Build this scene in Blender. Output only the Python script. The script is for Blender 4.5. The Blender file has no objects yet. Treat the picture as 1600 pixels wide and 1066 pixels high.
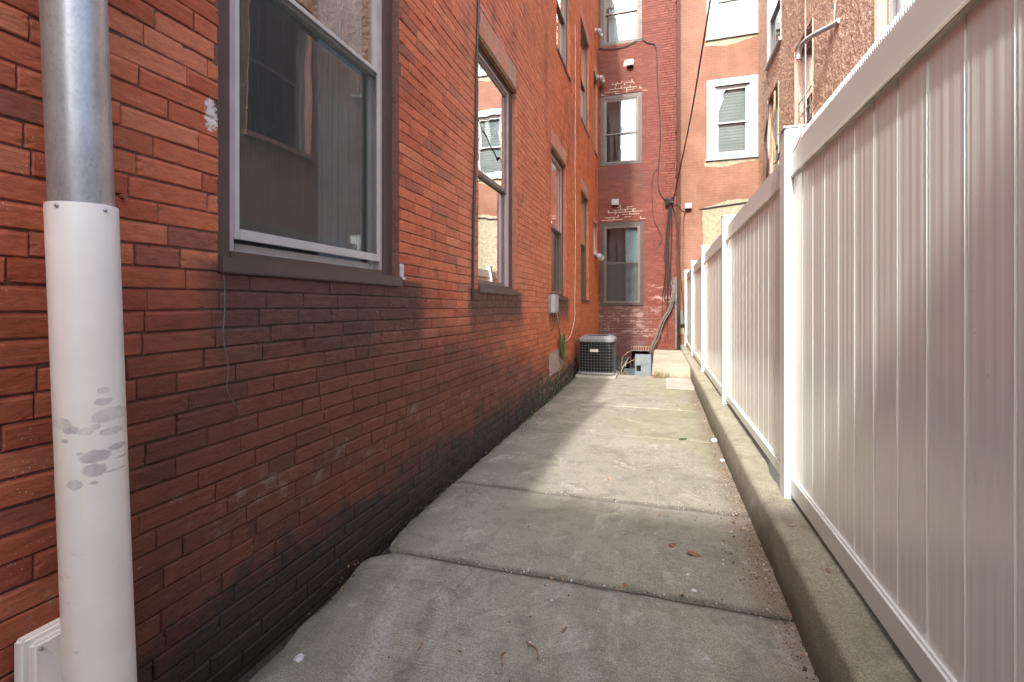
import bpy, bmesh, math, random
from mathutils import Vector, noise as mn
R = math.radians
random.seed(7)
SC = bpy.context.scene
COL = SC.collection

# ------------------------------------------------------------------ camera
EZ = 1.18
cam = bpy.data.cameras.new("camera")
cam.lens = 740 / 1600 * 36
cam.sensor_width = 36
cam.sensor_fit = 'HORIZONTAL'
cam.shift_y = -54 / 1600
cam.clip_start = 0.05
cam.clip_end = 2000
co = bpy.data.objects.new("camera", cam)
COL.objects.link(co)
YAW = math.atan(230 / 740)
co.location = (0, 0, EZ)
co.rotation_euler = (R(90), 0, YAW)
SC.camera = co

# ------------------------------------------------------------------ sky, sun, exposure
SUN = Vector((0.0836, 0.738, -0.669)).normalized()          # the way the light travels
elev = math.asin(-SUN.z)
azim = math.atan2(-SUN.x, -SUN.y)
w = bpy.data.worlds.new("World")
SC.world = w
w.use_nodes = True
nt = w.node_tree
bg = nt.nodes["Background"]
sky = nt.nodes.new("ShaderNodeTexSky")
sky.sky_type = 'NISHITA'
sky.sun_disc = False
sky.sun_elevation = elev
sky.sun_rotation = azim
sky.dust_density = 7.5
sky.ozone_density = 3.0
nt.links.new(sky.outputs[0], bg.inputs[0])
bg.inputs[1].default_value = 0.15
sl = bpy.data.lights.new("sun", 'SUN')
sl.energy = 2.0
sl.angle = R(1.2)
sl.color = (1.0, 0.94, 0.85)
so = bpy.data.objects.new("sun", sl)
COL.objects.link(so)
so.rotation_euler = SUN.to_track_quat('-Z', 'Y').to_euler()
SC.view_settings.view_transform = 'Standard'
SC.view_settings.look = 'None'
SC.view_settings.exposure = 1.96
SC.cycles.max_bounces = 8
SC.cycles.diffuse_bounces = 5
SC.cycles.use_denoising = True
SC.cycles.caustics_reflective = False


# ------------------------------------------------------------------ material helpers
class NT:
    def __init__(s, name):
        s.m = bpy.data.materials.new(name)
        s.m.use_nodes = True
        s.t = s.m.node_tree
        s.b = s.t.nodes["Principled BSDF"]
        s.o = s.t.nodes["Material Output"]

    def n(s, typ, **kw):
        nd = s.t.nodes.new(typ)
        for k, v in kw.items():
            if k.startswith('i_'):
                k = k[2:]
                k = int(k) if k.isdigit() else k.replace('_', ' ')
                s.put(nd.inputs[k], v)
            else:
                setattr(nd, k, v)
        return nd

    def put(s, inp, v):
        if hasattr(v, 'is_output') or isinstance(v, bpy.types.NodeSocket):
            s.t.links.new(v, inp)
        else:
            if isinstance(v, (tuple, list)) and len(v) == 3 and inp.type == 'RGBA':
                v = (*v, 1)
            inp.default_value = v

    def pos(s):
        return s.n('ShaderNodeNewGeometry').outputs['Position']

    def sep(s, v):
        return s.n('ShaderNodeSeparateXYZ', i_0=v).outputs

    def scl(s, v, sc):
        return s.n('ShaderNodeVectorMath', operation='MULTIPLY', i_0=v, i_1=sc).outputs[0]

    def noise(s, v, scale=5, detail=3, rough=0.55, dist=0.0):
        nd = s.n('ShaderNodeTexNoise', i_Vector=v, i_Scale=scale, i_Detail=detail, i_Roughness=rough, i_Distortion=dist)
        return nd.outputs[0]

    def vor(s, v, scale, feature='F1', out='Distance', rnd=1.0):
        nd = s.n('ShaderNodeTexVoronoi', feature=feature, i_Vector=v, i_Scale=scale)
        nd.inputs['Randomness'].default_value = rnd
        return nd.outputs[out]

    def math(s, op, a, b=0.0, c=None, clamp=False):
        nd = s.n('ShaderNodeMath', operation=op, use_clamp=clamp)
        s.put(nd.inputs[0], a)
        s.put(nd.inputs[1], b)
        if c is not None:
            s.put(nd.inputs[2], c)
        return nd.outputs[0]

    def rng(s, v, a, b, c=0.0, d=1.0):
        nd = s.n('ShaderNodeMapRange', interpolation_type='SMOOTHSTEP')
        for i, x in enumerate((v, a, b, c, d)):
            s.put(nd.inputs[i], x)
        return nd.outputs[0]

    def mix(s, f, a, b, mode='MIX'):
        nd = s.n('ShaderNodeMix', data_type='RGBA', blend_type=mode)
        s.put(nd.inputs[0], f)
        s.put(nd.inputs[6], a)
        s.put(nd.inputs[7], b)
        return nd.outputs[2]

    def bump(s, h, strength=0.3, dist=0.01, normal=None):
        nd = s.n('ShaderNodeBump', i_Height=h, i_Strength=strength, i_Distance=dist)
        if normal is not None:
            s.put(nd.inputs['Normal'], normal)
        return nd.outputs[0]

    def fin(s, col, rough=0.8, normal=None, metal=0.0, spec=None, coat=None):
        s.put(s.b.inputs['Base Color'], col)
        s.put(s.b.inputs['Roughness'], rough)
        s.put(s.b.inputs['Metallic'], metal)
        if normal is not None:
            s.put(s.b.inputs['Normal'], normal)
        if spec is not None:
            s.put(s.b.inputs['Specular IOR Level'], spec)
        if coat is not None:
            s.b.inputs['Coat Weight'].default_value = coat
            s.b.inputs['Coat Roughness'].default_value = 0.15
        return s.m


def simple(name, col, rough=0.6, metal=0.0, var=0.15, scale=12, bumpd=0.001, spec=None):
    k = NT(name)
    p = k.pos()
    n1 = k.noise(p, scale, 4)
    dark = tuple(c * (1 - var) for c in col)
    lite = tuple(min(1, c * (1 + var)) for c in col)
    c = k.mix(k.rng(n1, 0.3, 0.7), dark, lite)
    r = k.rng(k.noise(p, scale * 3, 2), 0.2, 0.8, rough * 0.85, min(1, rough * 1.15))
    return k.fin(c, r, k.bump(k.noise(p, scale * 12, 2), 0.25, bumpd), metal, spec)


def m_left_brick(name, mortar=False):
    k = NT(name)
    p = k.pos()
    x, y, z = k.sep(p)
    at = k.n('ShaderNodeAttribute', attribute_name='rnd')
    rr, rg, rb = k.sep(at.outputs['Vector'])
    base = k.mix(rr, (0.38, 0.085, 0.036), (0.54, 0.145, 0.065))
    base = k.mix(k.rng(rg, 0.8, 1.0), base, (0.55, 0.175, 0.085))
    base = k.mix(k.rng(rg, 0.10, 0.0, 0.0, 0.65), base, (0.17, 0.07, 0.05))
    if mortar:
        base = (0.15, 0.070, 0.052)
    # chalky bloom on the middle of the wall
    wob = k.noise(p, 1.1, 4)
    bloom = k.math('MULTIPLY', k.rng(y, 2.2, 3.4), k.rng(y, 9.0, 5.0))
    bloom = k.math('MULTIPLY', bloom, k.rng(k.math('ADD', z, k.math('MULTIPLY', wob, 1.2)), 1.2, 2.2))
    base = k.mix(k.math('MULTIPLY', bloom, 0.42), base, (0.60, 0.245, 0.145))
    far = k.math('MULTIPLY', k.rng(y, 4.5, 8.5), 0.75)  # far end tinted orange for bounced light, put into the brick colour
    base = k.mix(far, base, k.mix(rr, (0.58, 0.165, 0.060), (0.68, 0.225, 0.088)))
    mott = k.noise(k.scl(p, (1, 1, 2.5)), 24, 5, 0.65)
    base = k.mix(k.rng(mott, 0.35, 0.75, 0.0, 0.6), base, k.mix(1.0, base, (0.62, 0.55, 0.55), 'MULTIPLY'))
    # sooty stain below the first window, fading along the wall
    wy = k.math('ADD', z, k.math('MULTIPLY', k.math('SUBTRACT', k.noise(p, 2.3, 5), 0.5), 0.55))
    step = k.noise(k.scl(p, (0.1, 5.0, 15.0)), 1.0, 1)
    wy = k.math('ADD', wy, k.math('MULTIPLY', k.math('SUBTRACT', step, 0.5), 0.18))
    top = k.rng(y, 2.0, 7.0, 1.36, 0.50)
    g = k.rng(k.math('SUBTRACT', top, wy), -0.12, 0.50)
    g = k.math('MULTIPLY', g, k.rng(k.math('ADD', y, k.math('MULTIPLY', step, 0.25)), 0.70, 1.18, 0.25, 1.0))
    base = k.mix(k.math('MULTIPLY', g, 0.92), base, k.mix(rr, (0.085, 0.032, 0.023), (0.125, 0.045, 0.031)))
    # black streaks hanging under each sill
    for (a, b_) in ((1.15, 2.5), (3.35, 4.7), (6.1, 7.4)):
        s1 = k.math('MULTIPLY', k.rng(y, a - 0.08, a + 0.08), k.rng(y, b_ + 0.2, b_))
        s1 = k.math('MULTIPLY', s1, k.math('MULTIPLY', k.rng(z, 1.34, 1.31), k.rng(k.math('ADD', z, k.math('MULTIPLY', mott, 0.3)), 0.95, 1.32)))
        base = k.mix(k.math('MULTIPLY', s1, 0.85), base, (0.048, 0.032, 0.028))
    # soot stains higher up
    so_ = k.noise(k.scl(p, (1, 1.3, 0.6)), 1.7, 6, 0.65)
    base = k.mix(k.math('MULTIPLY', k.rng(so_, 0.52, 0.68, 0.0, 0.6), k.rng(z, 2.4, 3.6)), base, (0.10, 0.058, 0.05))
    # damp green-black foot; its black also paints contact shade at the base
    gz = k.math('ADD', z, k.math('MULTIPLY', k.math('SUBTRACT', k.noise(p, 3.5, 5), 0.5), 0.5))
    foot = k.rng(k.math('ADD', gz, k.math('MULTIPLY', k.math('SUBTRACT', k.noise(p, 13, 5, 0.7), 0.5), 0.45)), 0.36, 0.14)
    base = k.mix(k.math('MULTIPLY', foot, 0.88), base, k.mix(mott, (0.010, 0.012, 0.010), (0.042, 0.042, 0.034)))
    tl = k.math('MULTIPLY', k.rng(gz, 0.56, 0.50), k.rng(gz, 0.40, 0.47))
    tl = k.math('MULTIPLY', tl, k.rng(k.noise(p, 17, 5, 0.75), 0.52, 0.62))
    base = k.mix(k.math('MULTIPLY', tl, 0.35), base, (0.30, 0.26, 0.22))
    bl = k.math('MULTIPLY', k.rng(k.noise(k.scl(p, (1, 1.0, 0.8)), 4.2, 7, 0.75, 0.8), 0.56, 0.62), k.rng(y, 1.0, 2.2, 0.25, 0.55))
    base = k.mix(bl, base, k.mix(1.0, base, (0.45, 0.42, 0.45), 'MULTIPLY'))
    wh = k.math('MULTIPLY', k.rng(k.noise(k.scl(p, (1, 1.6, 3.0)), 9, 7, 0.8), 0.64, 0.70), 0.4)
    base = k.mix(wh, base, (0.58, 0.40, 0.34))
    rub = k.math('MULTIPLY', k.math('MULTIPLY', k.rng(z, 0.42, 0.2), k.rng(y, 4.6, 6.4)), k.rng(k.noise(p, 14, 4), 0.5, 0.62))
    base = k.mix(k.math('MULTIPLY', rub, 0.6), base, (0.30, 0.27, 0.20))
    # lime specks and smears
    sp = k.rng(k.vor(p, 95), 0.20, 0.12)
    sp = k.math('MULTIPLY', sp, k.rng(k.noise(p, 6, 2), 0.52, 0.62))
    sp = k.math('MULTIPLY', sp, k.rng(y, 1.1, 0.65, 0.05, 0.8))
    base = k.mix(sp, base, (0.52, 0.46, 0.42))
    dy = k.math('SUBTRACT', y, 1.172)
    dz = k.math('SUBTRACT', z, 1.80)
    e = k.math('ADD', k.math('MULTIPLY', k.math('MULTIPLY', dy, dy), 1100.0), k.math('MULTIPLY', k.math('MULTIPLY', dz, dz), 240.0))
    e = k.math('ADD', e, k.math('MULTIPLY', k.math('SUBTRACT', k.noise(p, 70, 5, 0.8), 0.35), 3.4))
    base = k.mix(k.rng(e, 1.25, 0.9), base, (0.60, 0.56, 0.52))
    n1 = k.noise(p, 90, 5, 0.7)
    n2 = k.noise(k.scl(p, (1, 0.6, 2.0)), 26, 4, 0.6)
    pit = k.rng(k.vor(p, 60), 0.0, 0.25)
    h = k.math('ADD', k.math('MULTIPLY', n1, 0.35), k.math('ADD', n2, k.math('MULTIPLY', pit, 0.12)))
    nrm = k.bump(h, 0.75 if not mortar else 1.0, 0.006)
    return k.fin(base, k.rng(n2, 0.3, 0.7, 0.55, 0.85), nrm, spec=0.4)


def m_back_brick(name, mortar=False):
    k = NT(name)
    p = k.pos()
    x, y, z = k.sep(p)
    at = k.n('ShaderNodeAttribute', attribute_name='rnd')
    rr, rg, rb = k.sep(at.outputs['Vector'])
    base = k.mix(rr, (0.118, 0.029, 0.020), (0.155, 0.042, 0.029))
    base = k.mix(k.rng(rg, 0.8, 1.0), base, (0.165, 0.050, 0.035))
    if mortar:
        base = (0.09, 0.034, 0.026)
    n = k.noise(p, 1.3, 5, 0.6)
    base = k.mix(k.rng(n, 0.45, 0.75, 0.0, 0.55), base, (0.078, 0.024, 0.020))
    up = k.math('MULTIPLY', k.rng(z, 3.0, 5.5), k.rng(x, 0.1, 0.35, 0.2, 0.5))
    base = k.mix(k.math('MULTIPLY', up, 0.6), base, (0.09, 0.025, 0.019))
    # grey-purple brick tone below the window and over it, stronger to the left
    zone = k.math('MULTIPLY', k.rng(z, 1.3, 1.15), k.rng(x, -0.1, -0.45))
    zone = k.math('MAXIMUM', zone, k.math('MULTIPLY', k.rng(k.math('ADD', z, k.math('MULTIPLY', n, 0.5)), 4.75, 4.6), k.math('MULTIPLY', k.rng(k.math('ADD', z, k.math('MULTIPLY', n, 1.2)), 4.2, 4.9), k.rng(x, 0.0, -0.5, 0.0, 0.6))))
    base = k.mix(k.math('MULTIPLY', zone, 0.65), base, (0.065, 0.038, 0.038))
    # remains of whitewash
    wn = k.noise(k.scl(p, (1.6, 1, 6.0)), 2.6, 5, 0.7)
    wz = k.math('MULTIPLY', k.rng(z, 0.2, 0.5), k.rng(z, 1.35, 1.0))
    wz = k.math('MULTIPLY', wz, k.rng(x, 0.25, -0.1))
    thr = 0.54 if not mortar else 0.42
    wm = k.math('MULTIPLY', k.rng(wn, thr, thr + 0.05), wz)
    base = k.mix(k.math('MULTIPLY', wm, 0.6 if not mortar else 0.8), base, (0.26, 0.195, 0.18))
    w2 = k.math('MULTIPLY', k.rng(wn, 0.56, 0.62), k.math('MULTIPLY', k.math('MULTIPLY', k.rng(z, 1.1, 1.3), k.rng(z, 1.85, 1.6)), k.rng(x, -0.3, -0.15)))
    base = k.mix(k.math('MULTIPLY', w2, 0.6), base, (0.40, 0.29, 0.26))
    n1 = k.noise(p, 60, 4)
    return k.fin(base, 0.75, k.bump(n1, 0.5, 0.004), spec=0.35)


def m_orange():
    k = NT('painted_brick')
    p = k.pos()
    x, y, z = k.sep(p)
    v = k.n('ShaderNodeCombineXYZ', i_0=x, i_1=z, i_2=0.0).outputs[0]
    br = k.n('ShaderNodeTexBrick', i_Vector=v, i_Scale=1.0)
    br.inputs['Color1'].default_value = (0.9, 0.9, 0.9, 1)
    br.inputs['Color2'].default_value = (1, 1, 1, 1)
    br.inputs['Mortar'].default_value = (0.62, 0.62, 0.62, 1)
    br.inputs['Mortar Size'].default_value = 0.006
    br.inputs['Mortar Smooth'].default_value = 0.6
    br.inputs['Brick Width'].default_value = 0.205
    br.inputs['Row Height'].default_value = 0.0675
    n = k.noise(p, 1.0, 6, 0.65)
    base = k.mix(k.rng(n, 0.32, 0.68), (0.18, 0.084, 0.056), (0.245, 0.132, 0.092))
    n3 = k.noise(k.scl(p, (1.0, 1, 0.35)), 3.0, 5, 0.6)
    base = k.mix(k.rng(n3, 0.5, 0.75, 0, 0.5), base, (0.27, 0.15, 0.112))
    base = k.mix(k.math('MULTIPLY', k.rng(z, 5.0, 6.5), 0.35), base, (0.235, 0.122, 0.092))
    base = k.mix(k.rng(k.noise(k.scl(p, (1, 1, 3)), 9, 4), 0.6, 0.72, 0, 0.35), base, (0.14, 0.05, 0.033))
    joint = k.math('MULTIPLY', k.rng(k.noise(p, 2.2, 3), 0.35, 0.6, 0.15, 0.8), 1.0)
    base = k.mix(joint, base, k.mix(1.0, base, br.outputs['Color'], 'MULTIPLY'))
    h = k.math('ADD', k.math('MULTIPLY', br.outputs['Fac'], -1.0), k.math('MULTIPLY', k.noise(p, 30, 4), 0.6))
    return k.fin(base, 0.8, k.bump(h, 0.6, 0.004), spec=0.3)


def m_stucco():
    k = NT('pebbled_render')
    p = k.pos()
    n = k.noise(p, 2.2, 5)
    base = k.mix(k.rng(n, 0.3, 0.7), (0.54, 0.37, 0.28), (0.66, 0.49, 0.385))
    b2 = k.noise(p, 22, 5, 0.7)
    base = k.mix(k.rng(b2, 0.35, 0.55, 0.5, 0.0), base, (0.33, 0.19, 0.13))
    h = k.math('ADD', k.noise(p, 30, 5, 0.75), k.math('MULTIPLY', k.vor(p, 34), 0.8))
    return k.fin(base, 0.9, k.bump(h, 0.7, 0.015), spec=0.2)


def m_concrete(name, c1, c2, green=0.0, brush=0.0, gritty=0.5):
    k = NT(name)
    p = k.pos()
    x, y, z = k.sep(p)
    n = k.noise(p, 1.6, 7, 0.62)
    base = k.mix(k.rng(n, 0.3, 0.7), c1, c2)
    n2 = k.noise(p, 8, 6, 0.7)
    base = k.mix(k.rng(n2, 0.48, 0.70, 0, 0.6), base, tuple(c * 0.52 for c in c1))
    base = k.mix(k.rng(k.noise(p, 34, 5, 0.75), 0.52, 0.68, 0, 0.45), base, tuple(c * 0.55 for c in c1))
    fine = k.noise(p, 160, 4, 0.8)
    base = k.mix(k.rng(fine, 0.35, 0.62, 0.8, 0.0), base, tuple(c * 0.5 for c in c1))
    base = k.mix(k.rng(fine, 0.58, 0.70, 0.0, 0.6), base, tuple(min(1, c * 1.5) for c in c2))
    # dark specks
    sp = k.rng(k.vor(p, 55), 0.13, 0.05)
    sp = k.math('MULTIPLY', sp, k.rng(k.noise(p, 3.1, 3), 0.42, 0.6))
    base = k.mix(k.math('MULTIPLY', sp, 0.7), base, (0.05, 0.045, 0.04))
    if green:
        gm = k.math('MULTIPLY', k.rng(k.noise(p, 1.4, 4), 0.4, 0.62), k.math('MULTIPLY', k.rng(y, 3.0, 5.0), k.rng(x, -0.7, 0.1)))
        base = k.mix(k.math('MULTIPLY', gm, green), base, (0.20, 0.215, 0.105))
        # stained ground along the left, dusty pale film in the middle of the near slab
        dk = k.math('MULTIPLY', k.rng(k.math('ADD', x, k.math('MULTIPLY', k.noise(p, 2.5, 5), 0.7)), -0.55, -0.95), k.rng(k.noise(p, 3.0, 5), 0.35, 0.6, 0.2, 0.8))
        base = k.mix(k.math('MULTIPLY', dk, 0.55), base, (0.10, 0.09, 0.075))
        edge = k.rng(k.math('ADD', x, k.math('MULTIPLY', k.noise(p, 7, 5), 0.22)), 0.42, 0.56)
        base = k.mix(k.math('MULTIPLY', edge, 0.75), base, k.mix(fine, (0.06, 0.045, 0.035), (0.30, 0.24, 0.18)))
        d2 = k.math('MULTIPLY', k.rng(y, 2.3, 1.7), k.rng(k.noise(k.scl(p, (2.2, 0.8, 1)), 2.0, 5, dist=0.6), 0.5, 0.66))
        base = k.mix(k.math('MULTIPLY', k.math('MULTIPLY', d2, k.rng(k.noise(p, 40, 5, 0.8), 0.35, 0.6)), 0.5), base, (0.42, 0.42, 0.40))
        d3 = k.math('MULTIPLY', k.rng(y, 2.3, 1.7), k.rng(k.noise(k.scl(p, (3.0, 0.9, 1)), 1.7, 4, dist=0.8), 0.56, 0.68))
        base = k.mix(k.math('MULTIPLY', k.math('MULTIPLY', d3, k.rng(k.noise(p, 30, 5, 0.8), 0.3, 0.6)), 0.7), base, (0.10, 0.088, 0.075))
        wv = k.n('ShaderNodeVectorMath', operation='ADD', i_0=k.scl(p, (1, 1, 0)), i_1=k.scl(k.n('ShaderNodeTexNoise', i_Vector=p, i_Scale=3.5, i_Detail=6.0).outputs['Color'], (0.35, 0.35, 0))).outputs[0]
        ck = k.n('ShaderNodeTexVoronoi', feature='DISTANCE_TO_EDGE', i_Vector=wv, i_Scale=0.85).outputs['Distance']
        ckm = k.math('MULTIPLY', k.rng(ck, 0.0045, 0.0018), k.rng(k.noise(p, 1.3, 2), 0.54, 0.62))
        base = k.mix(k.math('MULTIPLY', ckm, 0.5), base, (0.06, 0.055, 0.045))
        st = k.rng(k.noise(k.scl(p, (1.0, 1.3, 1)), 2.6, 7, 0.72, 1.2), 0.53, 0.60)
        base = k.mix(k.math('MULTIPLY', st, 0.32), base, (0.115, 0.10, 0.08))
        pl = k.rng(k.noise(k.scl(p, (1.3, 1.0, 1)), 3.7, 7, 0.75, 0.6), 0.57, 0.63)
        base = k.mix(k.math('MULTIPLY', pl, 0.28), base, (0.52, 0.50, 0.44))
        for (jy, am) in ((2.019, 0.75), (2.933, 0.7), (4.42, 0.25)):
            dj = k.math('ABSOLUTE', k.math('SUBTRACT', k.math('ADD', y, k.math('MULTIPLY', k.math('SUBTRACT', k.noise(p, 6, 5), 0.5), 0.06)), jy))
            base = k.mix(k.math('MULTIPLY', k.rng(dj, 0.045, 0.0), am), base, (0.07, 0.062, 0.052))
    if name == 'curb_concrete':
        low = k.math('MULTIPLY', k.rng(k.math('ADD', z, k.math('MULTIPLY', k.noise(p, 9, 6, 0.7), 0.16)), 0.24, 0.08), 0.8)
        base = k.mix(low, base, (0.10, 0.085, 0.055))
        sm = k.rng(k.noise(k.scl(p, (1, 1, 0.5)), 3.3, 6, 0.7), 0.52, 0.60)
        base = k.mix(k.math('MULTIPLY', sm, 0.35), base, (0.15, 0.14, 0.09))
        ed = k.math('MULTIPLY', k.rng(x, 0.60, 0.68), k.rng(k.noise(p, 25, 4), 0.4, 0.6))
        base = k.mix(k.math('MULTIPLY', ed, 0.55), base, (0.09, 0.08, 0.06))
    h = k.math('ADD', k.math('MULTIPLY', fine, gritty), k.math('MULTIPLY', n2, 0.8))
    if brush:
        d = k.n('ShaderNodeTexWave', wave_type='BANDS', bands_direction='X', i_Vector=k.scl(p, (1, 0.12, 1)), i_Scale=24.0, i_Distortion=3.5, i_Detail=3.0, i_Detail_Scale=3.0)
        d1 = k.n('ShaderNodeTexWave', wave_type='BANDS', bands_direction='Y', i_Vector=k.scl(p, (0.25, 1, 1)), i_Scale=15.0, i_Distortion=9.0, i_Detail=3.0, i_Detail_Scale=2.0)
        sel = k.rng(y, 2.0, 2.04)
        ww = k.math('ADD', k.math('MULTIPLY', d.outputs[1], sel), k.math('MULTIPLY', d1.outputs[1], k.math('SUBTRACT', 1.0, sel)))
        ww = k.math('MULTIPLY', ww, k.rng(k.noise(p, 1.8, 3), 0.35, 0.6))
        h = k.math('ADD', h, k.math('MULTIPLY', ww, brush))
        base = k.mix(k.math('MULTIPLY', k.math('SUBTRACT', 1.0, ww), 0.12), base, k.mix(1.0, base, (0.6, 0.6, 0.6), 'MULTIPLY'))
    return k.fin(base, 0.85, k.bump(h, 0.7, 0.005), spec=0.3)


def m_vinyl(name, ribs, kk):
    k = NT(name)
    p = k.pos()
    x, y, z = k.sep(p)
    c = k.mix(k.rng(k.noise(p, 2.0, 3), 0.3, 0.7), (0.79 * kk, 0.825 * kk, 0.805 * kk), (0.83 * kk, 0.865 * kk, 0.845 * kk))
    sp = k.rng(k.vor(p, 14), 0.03, 0.018)
    c = k.mix(k.math('MULTIPLY', sp, 0.6), c, (0.2, 0.18, 0.16))
    nrm = None
    if ribs:
        v = k.n('ShaderNodeCombineXYZ', i_0=y, i_1=k.math('MULTIPLY', z, 0.006), i_2=0.0).outputs[0]
        a = k.noise(v, 55, 3, 0.7)
        b = k.noise(v, 210, 2, 0.6)
        h = k.math('ADD', a, k.math('MULTIPLY', b, 0.25))
        nrm = k.bump(h, 0.28, 0.0022)
        dirt = k.rng(k.math('ADD', z, k.math('MULTIPLY', k.noise(v, 60, 3), 0.3)), 0.75, 0.4)
        c = k.mix(k.math('MULTIPLY', dirt, 0.18), c, (0.56, 0.54, 0.50))
        spl = k.math('MULTIPLY', k.rng(k.vor(p, 75), 0.16, 0.09), k.rng(z, 0.75, 0.36))
        spl = k.math('MULTIPLY', spl, k.rng(k.noise(p, 6, 3), 0.48, 0.58))
        c = k.mix(k.math('MULTIPLY', spl, 0.5), c, (0.30, 0.27, 0.22))
        scf = k.rng(k.noise(k.scl(p, (1, 3, 0.35)), 9, 5, 0.75), 0.62, 0.68)
        c = k.mix(k.math('MULTIPLY', scf, 0.15), c, (0.42, 0.42, 0.42))
    return k.fin(c, 0.15 if ribs else 0.30, nrm, spec=0.55)


def m_glass():
    k = NT('window_glass')
    bf = k.n('ShaderNodeNewGeometry').outputs['Backfacing']
    fr = k.n('ShaderNodeFresnel', i_IOR=k.math('ADD', k.math('MULTIPLY', bf, 1 / 1.55 - 1.55), 1.55))
    p = k.pos()
    nb = k.bump(k.noise(p, 1.6, 2), 0.25, 0.012)
    g = k.n('ShaderNodeBsdfGlossy', i_Color=(0.95, 0.98, 1.0), i_Roughness=0.01)
    k.put(g.inputs['Normal'], nb)
    t = k.n('ShaderNodeBsdfTransparent', i_Color=(0.82, 0.88, 0.88))
    mx = k.n('ShaderNodeMixShader', i_0=k.math('ADD', k.math('MULTIPLY', fr.outputs[0], 1.9), k.math('MULTIPLY', k.math('MULTIPLY', fr.outputs[0], fr.outputs[0]), 19.0), clamp=True), i_1=t.outputs[0], i_2=g.outputs[0])
    k.t.links.new(mx.outputs[0], k.o.inputs[0])
    return k.m


def m_screen():
    k = NT('insect_screen')
    p = k.pos()
    v = k.scl(p, (60, 260, 1.2))
    s = k.rng(k.noise(v, 1.0, 3), 0.35, 0.7, 0.34, 0.54)
    d = k.n('ShaderNodeBsdfDiffuse', i_Color=(0.085, 0.088, 0.082))
    t = k.n('ShaderNodeBsdfTransparent')
    mx = k.n('ShaderNodeMixShader', i_0=s, i_1=t.outputs[0], i_2=d.outputs[0])
    k.t.links.new(mx.outputs[0], k.o.inputs[0])
    return k.m


def m_galv():
    k = NT('galvanised_steel')
    p = k.pos()
    n = k.vor(k.scl(p, (1, 1, 0.5)), 240, out='Color')
    c = k.mix(k.rng(k.noise(p, 9, 5), 0.3, 0.7), (0.34, 0.335, 0.31), (0.46, 0.45, 0.42))
    c = k.mix(0.10, c, n)
    c = k.n('ShaderNodeHueSaturation', i_Saturation=0.12, i_Color=c).outputs[0]
    return k.fin(c, k.rng(k.noise(k.scl(p, (1, 1, 0.3)), 30, 4), 0.3, 0.7, 0.32, 0.46), k.bump(k.noise(k.scl(p, (1, 1, 0.35)), 22, 4), 0.3, 0.003), metal=0.55)


SPLASH = [(163, 610, 9, 5), (162, 628, 12, 6), (172, 648, 26, 11), (176, 673, 16, 6), (183, 697, 14, 5), (98, 663, 8, 8), (112, 673, 8, 7), (134, 675, 8, 6),
          (150, 667, 6, 4), (125, 710, 4, 3), (152, 713, 20, 9), (149, 735, 15, 9), (182, 733, 16, 1.6), (190, 712, 10, 1.6), (117, 759, 8, 8), (148, 755, 5, 3), (190, 650, 9, 2), (102, 690, 3, 3)]


def on_sleeve(u, v):
    """the point of the pipe's surface seen in that direction"""
    a = (u - 800) / 740
    rx = -math.sin(YAW) + a * math.cos(YAW)
    ry = math.cos(YAW) + a * math.sin(YAW)
    rz = (479 - v) / 740
    cx_, cy_ = -1.252, 0.746 - 0.034 * (0.92 - 1.18)
    A_ = rx * rx + ry * ry
    B_ = -2 * (rx * cx_ + ry * cy_)
    C_ = cx_ * cx_ + cy_ * cy_ - 0.0645 ** 2
    D_ = max(B_ * B_ - 4 * A_ * C_, 0)
    t = (-B_ - math.sqrt(D_)) / (2 * A_)
    return (t * rx, t * ry, EZ + t * rz)


def m_sleeve():
    k = NT('white_plastic_sleeve')
    p = k.pos()
    x, y, z = k.sep(p)
    c = k.mix(k.rng(k.noise(p, 5, 5), 0.35, 0.7), (0.84, 0.80, 0.73), (0.90, 0.86, 0.80))
    # splashes of grey paint, some with a tail running to the right
    wob = k.math('MULTIPLY', k.math('SUBTRACT', k.noise(p, 48, 5, 0.7), 0.5), 2.6)
    tot = None
    for (u, v, ru, rv) in SPLASH:
        q = on_sleeve(u, v)
        d = k.n('ShaderNodeVectorMath', operation='SUBTRACT', i_0=p, i_1=q).outputs[0]
        dx, dy, dz = k.sep(d)
        l = k.math('ADD', k.math('MULTIPLY', dx, 0.30), k.math('MULTIPLY', dy, 0.95))
        e = k.math('ADD', k.math('POWER', k.math('DIVIDE', k.math('ABSOLUTE', l), ru / 690.0), 2.0), k.math('POWER', k.math('DIVIDE', k.math('ABSOLUTE', dz), rv / 690.0), 2.0))
        m = k.rng(k.math('ADD', e, wob), 1.15, 0.8)
        tot = m if tot is None else k.math('MAXIMUM', tot, m)
    sh_ = k.rng(k.noise(p, 22, 3), 0.3, 0.7, 0.2, 0.75)
    c = k.mix(k.math('MULTIPLY', tot, sh_), c, (0.36, 0.33, 0.345))
    sc = k.math('MULTIPLY', k.rng(k.noise(k.scl(p, (1, 1, 3.0)), 18, 5, 0.7), 0.62, 0.72), k.rng(z, 0.85, 0.55))
    c = k.mix(k.math('MULTIPLY', sc, 0.4), c, (0.38, 0.36, 0.33))
    return k.fin(c, 0.34, k.bump(k.noise(p, 4, 3), 0.3, 0.01), spec=0.5)


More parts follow.
